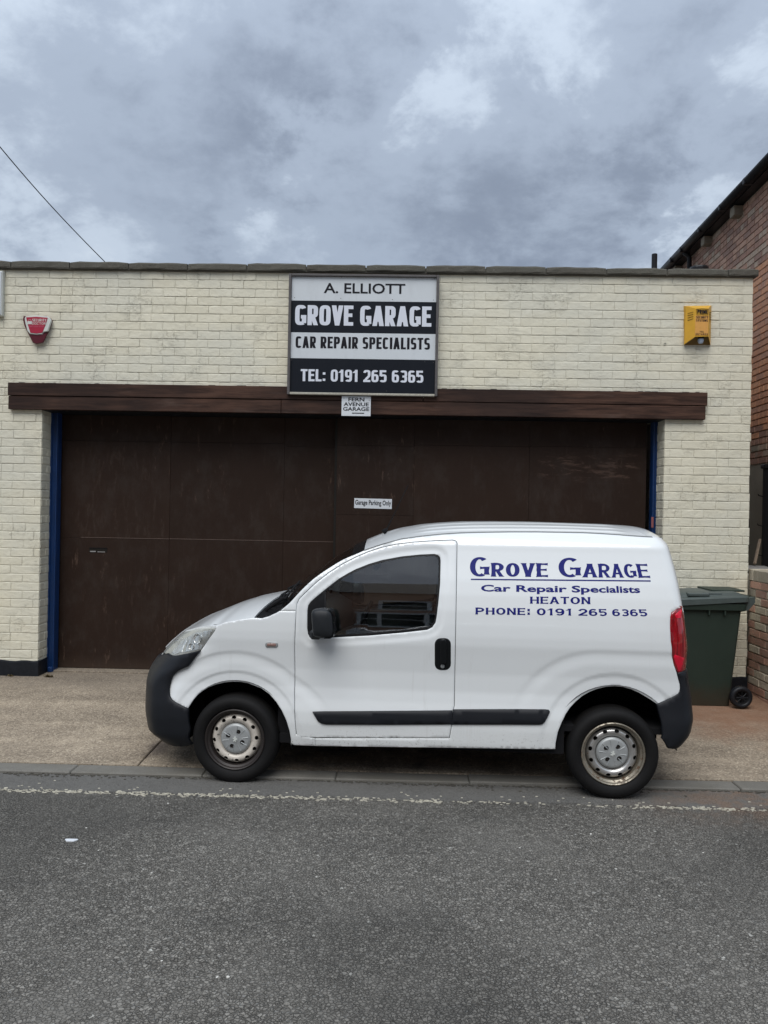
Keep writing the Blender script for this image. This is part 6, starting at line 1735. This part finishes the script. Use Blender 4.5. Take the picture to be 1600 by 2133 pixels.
# lid: shallow dish with a raised stepped centre, slightly higher at the hinge
lz0, lz1 = bp(1420, 1252)[1], bp(1555, 1246)[1]
L0 = xtl - .045; L1 = xtr + .05; mb = MB(); rings = []
for (g_, dz) in ((.0, -.055), (.0, .0), (.012, .012), (.05, .020), (.075, .045), (.11, .058), (.20, .062)):
    rg = ringbox(0, L0 + g_, L1 - g_ * .9, -.045 + g_, D_ + .045 - g_, max(.02, .05 - g_ * .3))
    rings.append([(x, y, lz0 + .012 + (lz1 - lz0) * (x - L0) / (L1 - L0) + dz * (1.0 - .25 * (x - L0) / (L1 - L0))) for x, y, z in rg])
mb.grid([rg + [rg[0]] for rg in rings]); mb.add(rings[-1], [tuple(range(len(rings[-1])))])
mb.build('lid', M['bin_lid'], bn, smooth=True, merge=True, angle=28)
zc = lz0 + .075
MB().box(L0 + .14, L0 + .34, -.01, .10, zc - .03, zc + .002, b=.008).box(L0 + .30, L0 + .47, .02, D_ - .02, zc - .015, zc + .006, b=.006).build('lid_rib', M['bin_lid'], bn)
MB().box(L0 + .01, L0 + .05, .1, D_ - .1, zc - .05, zc - .012, b=.012).build('lid_grip', M['bin_lid'], bn)
# hinge handle at the right
hx0, hz0 = xtr + .02, ztop
mb = MB(); mb.tube([(hx0 - .05, .02, hz0 + .03), (hx0 + .045, .02, hz0 + .015), (hx0 + .095, .04, hz0 + .055), (hx0 + .095, D_ - .04, hz0 + .055), (hx0 + .045, D_ - .02, hz0 + .015), (hx0 - .05, D_ - .02, hz0 + .03)], .016, 8)
mb.build('handle', M['bin'], bn, smooth=True)
mb = MB(); mb.add([(hx0 - .10, -.005, hz0 + .035), (hx0 + .085, .0, hz0 + .07), (hx0 + .092, .0, hz0 + .02), (hx0 + .03, .0, hz0 - .055), (hx0 - .04, .0, hz0 - .07), (hx0 - .10, .03, hz0 + .035), (hx0 + .085, .03, hz0 + .07), (hx0 + .092, .03, hz0 + .02), (hx0 + .03, .03, hz0 - .055), (hx0 - .04, .03, hz0 - .07)],
              [(0, 1, 2, 3, 4), (5, 6, 7, 8, 9), (0, 1, 6, 5), (1, 2, 7, 6), (2, 3, 8, 7), (3, 4, 9, 8), (4, 0, 5, 9)]); mb.build('hinge_bracket', M['bin_lid'], bn)
mb = MB(); mb.box(L1 - .30, L1 + .02, .12, D_ - .05, lz1 + .045, lz1 + .062, b=.006, rot=None); mb.build('hinge_cover', M['bin'], bn)
# wheels
wc = bp(1544, 1442, -.02); wr_ = .1015
for y_, sg in ((-.045, 1), (D_ + .045, -1)):
    e = empty('wheel'); e.parent = bn; e.location = (wc[0], y_, wr_); e.scale = (1, sg, 1)
    MB().lathe([(.060, .012), (.064, .002), (.080, -.004), (.094, .002), (.101, .014), (.1012, .045), (.094, .056), (.06, .056)], 40).build('tyre', M['bumper'], e, smooth=True)
    MB().lathe([(.060, .004), (.054, .006), (.054, .03), (.012, .034)], 32).build('hub_dish', M['matt_black'], e, smooth=True)
    mb = MB(); mb.lathe([(.014, .0), (.012, -.003), (0, -.003)], 12); mb.lathe([(.014, .0), (.014, .02)], 12)
    for k in range(8):
        a = 2 * pi * k / 8; mb.tube([(.010 * cos(a), .006, .010 * sin(a)), (.056 * cos(a), .008, .056 * sin(a))], .0032, 4)
    mb.build('spokes', M['bumper'], e)
MB().tube([(wc[0], -.03, wr_), (wc[0], D_ + .03, wr_)], .011, 8).build('axle', M['wheel_dark'], bn)

# ================================================================== ACROSS THE STREET (behind the camera, seen mirrored in the van's glass and paint)
hs = empty('terraced_house', (0, -7.4, 0), 0, 'brick terraced house with white bay windows across the street, mirrored in the van window', 'building')
mb = MB(); mb.box(-14, 14, -.4, 0, -.05, 6.2); mb.build('wall', M['brick_brown'], hs)
mb = MB(); mb.add([(-14, .3, 6.1), (14, .3, 6.1), (14, -4, 9.6), (-14, -4, 9.6)], [(0, 1, 2, 3)]); mb.build('roof', M['roofing'], hs)
for i, x in enumerate((-9.6, -5.4, -1.2, 3.0, 7.2, 11.4)):
    b = empty('bay_window'); b.parent = hs
    MB().box(x - .95, x + .95, .003, .75, -.05, .85).build('bay_base', M['brick_mixed'], b)
    mb = MB()
    for z0, z1 in ((.85, .95), (2.35, 2.55)): mb.box(x - 1.0, x + 1.0, .002, .82, z0, z1)
    for xx in (-.95, -.5, .5, .86): mb.box(x + xx, x + xx + .09, .70, .79, .95, 2.35)
    mb.box(x - .95, x + .95, .71, .77, 1.6, 1.66); mb.build('frame', M['plate_white'], b)
    MB().box(x - .9, x + .9, .68, .70, .95, 2.35).build('pane', M['gloss_black'], b)
    u_ = empty('window'); u_.parent = hs
    mb = MB(); mb.box(x - .6, x + .6, .002, .09, 3.2, 3.3).box(x - .6, x + .6, .002, .07, 4.65, 4.85).box(x - .6, x - .5, .002, .06, 3.3, 4.65).box(x + .5, x + .6, .002, .06, 3.3, 4.65).box(x - .5, x + .5, .002, .05, 3.95, 4.02); mb.build('frame', M['plate_white'], u_)
    MB().box(x - .5, x + .5, .001, .02, 3.3, 4.65).build('pane', M['gloss_black'], u_)
tag(MB().box(-30, 30, -7.4, -1.62, -.1, .08, b=.01).build('opposite_pavement', M['pavement']), kind='structure')
# parked car opposite
car = empty('parked_car', (.6, -1.95 + .0, 0), 0, 'silver hatchback parked on the opposite side, mirrored in the van window', 'car')
cp = [(-1.95, .35), (-1.93, .62), (-1.80, .78), (-1.15, .90), (-.45, 1.38), (-.1, 1.44), (.9, 1.43), (1.45, 1.32), (1.85, .95), (1.95, .75), (1.97, .35)]
M['silver'] = simple('silver_car_paint', (.66, .68, .70), .3, .2, var=.03)
mb = MB(); n = len(cp)
rows = []
for (y, s, zs) in ((.0, .93, .97), (.06, .985, .992), (.14, 1, 1), (1.52, 1, 1), (1.60, .985, .992), (1.66, .93, .97)):
    rows.append([(x * s, y + (.13 * max(0, (z - .9) / .5) * (1 if y < .8 else -1) if True else 0), .35 + (z - .35) * zs) for x, z in cp])
mb.grid(rows); mb.add(rows[0], [tuple(range(n))]); mb.add(rows[-1], [tuple(range(n))]); mb.build('car_body', M['silver'], car, smooth=True, merge=True, angle=35)
for y in (1.665, -.008):
    sg = 1 if y > 1 else -1
    wy = lambda z, o: (1.66 + o - .13 * (z - .9) / .5) if sg > 0 else (.0 - o + .13 * (z - .9) / .5)
    for nm, pp in (('front_side_glass', [(-.95, .95), (-.42, 1.32), (-.05, 1.37), (.1, 1.37), (.1, .95)]), ('rear_side_glass', [(.16, .95), (.16, 1.37), (.85, 1.36), (1.25, 1.27), (1.45, .98)])):
        MB().add([(x, wy(z, .022), z) for x, z in pp] + [(x, wy(z, .004), z) for x, z in pp], [tuple(range(5))] + [(i, (i + 1) % 5, 5 + (i + 1) % 5, 5 + i) for i in range(5)]).build(nm, M['gloss_black'], car)
for x in (-1.25, 1.25):
    for y in (-.02, 1.48):
        e = empty('wheel'); e.parent = car; e.location = (x, y, .31)
        MB().lathe([(.19, .0), (.30, .0), (.31, .03), (.31, .17), (.30, .20), (.19, .20)], 32).build('tyre', M['tyre'], e, smooth=False)
        MB().lathe([(.19, .01), (.17, .04), (.05, .02), (0, .02)], 24).lathe([(.19, .19), (.17, .16), (.05, .18), (0, .18)], 24).build('rim', M['hubcap'], e)
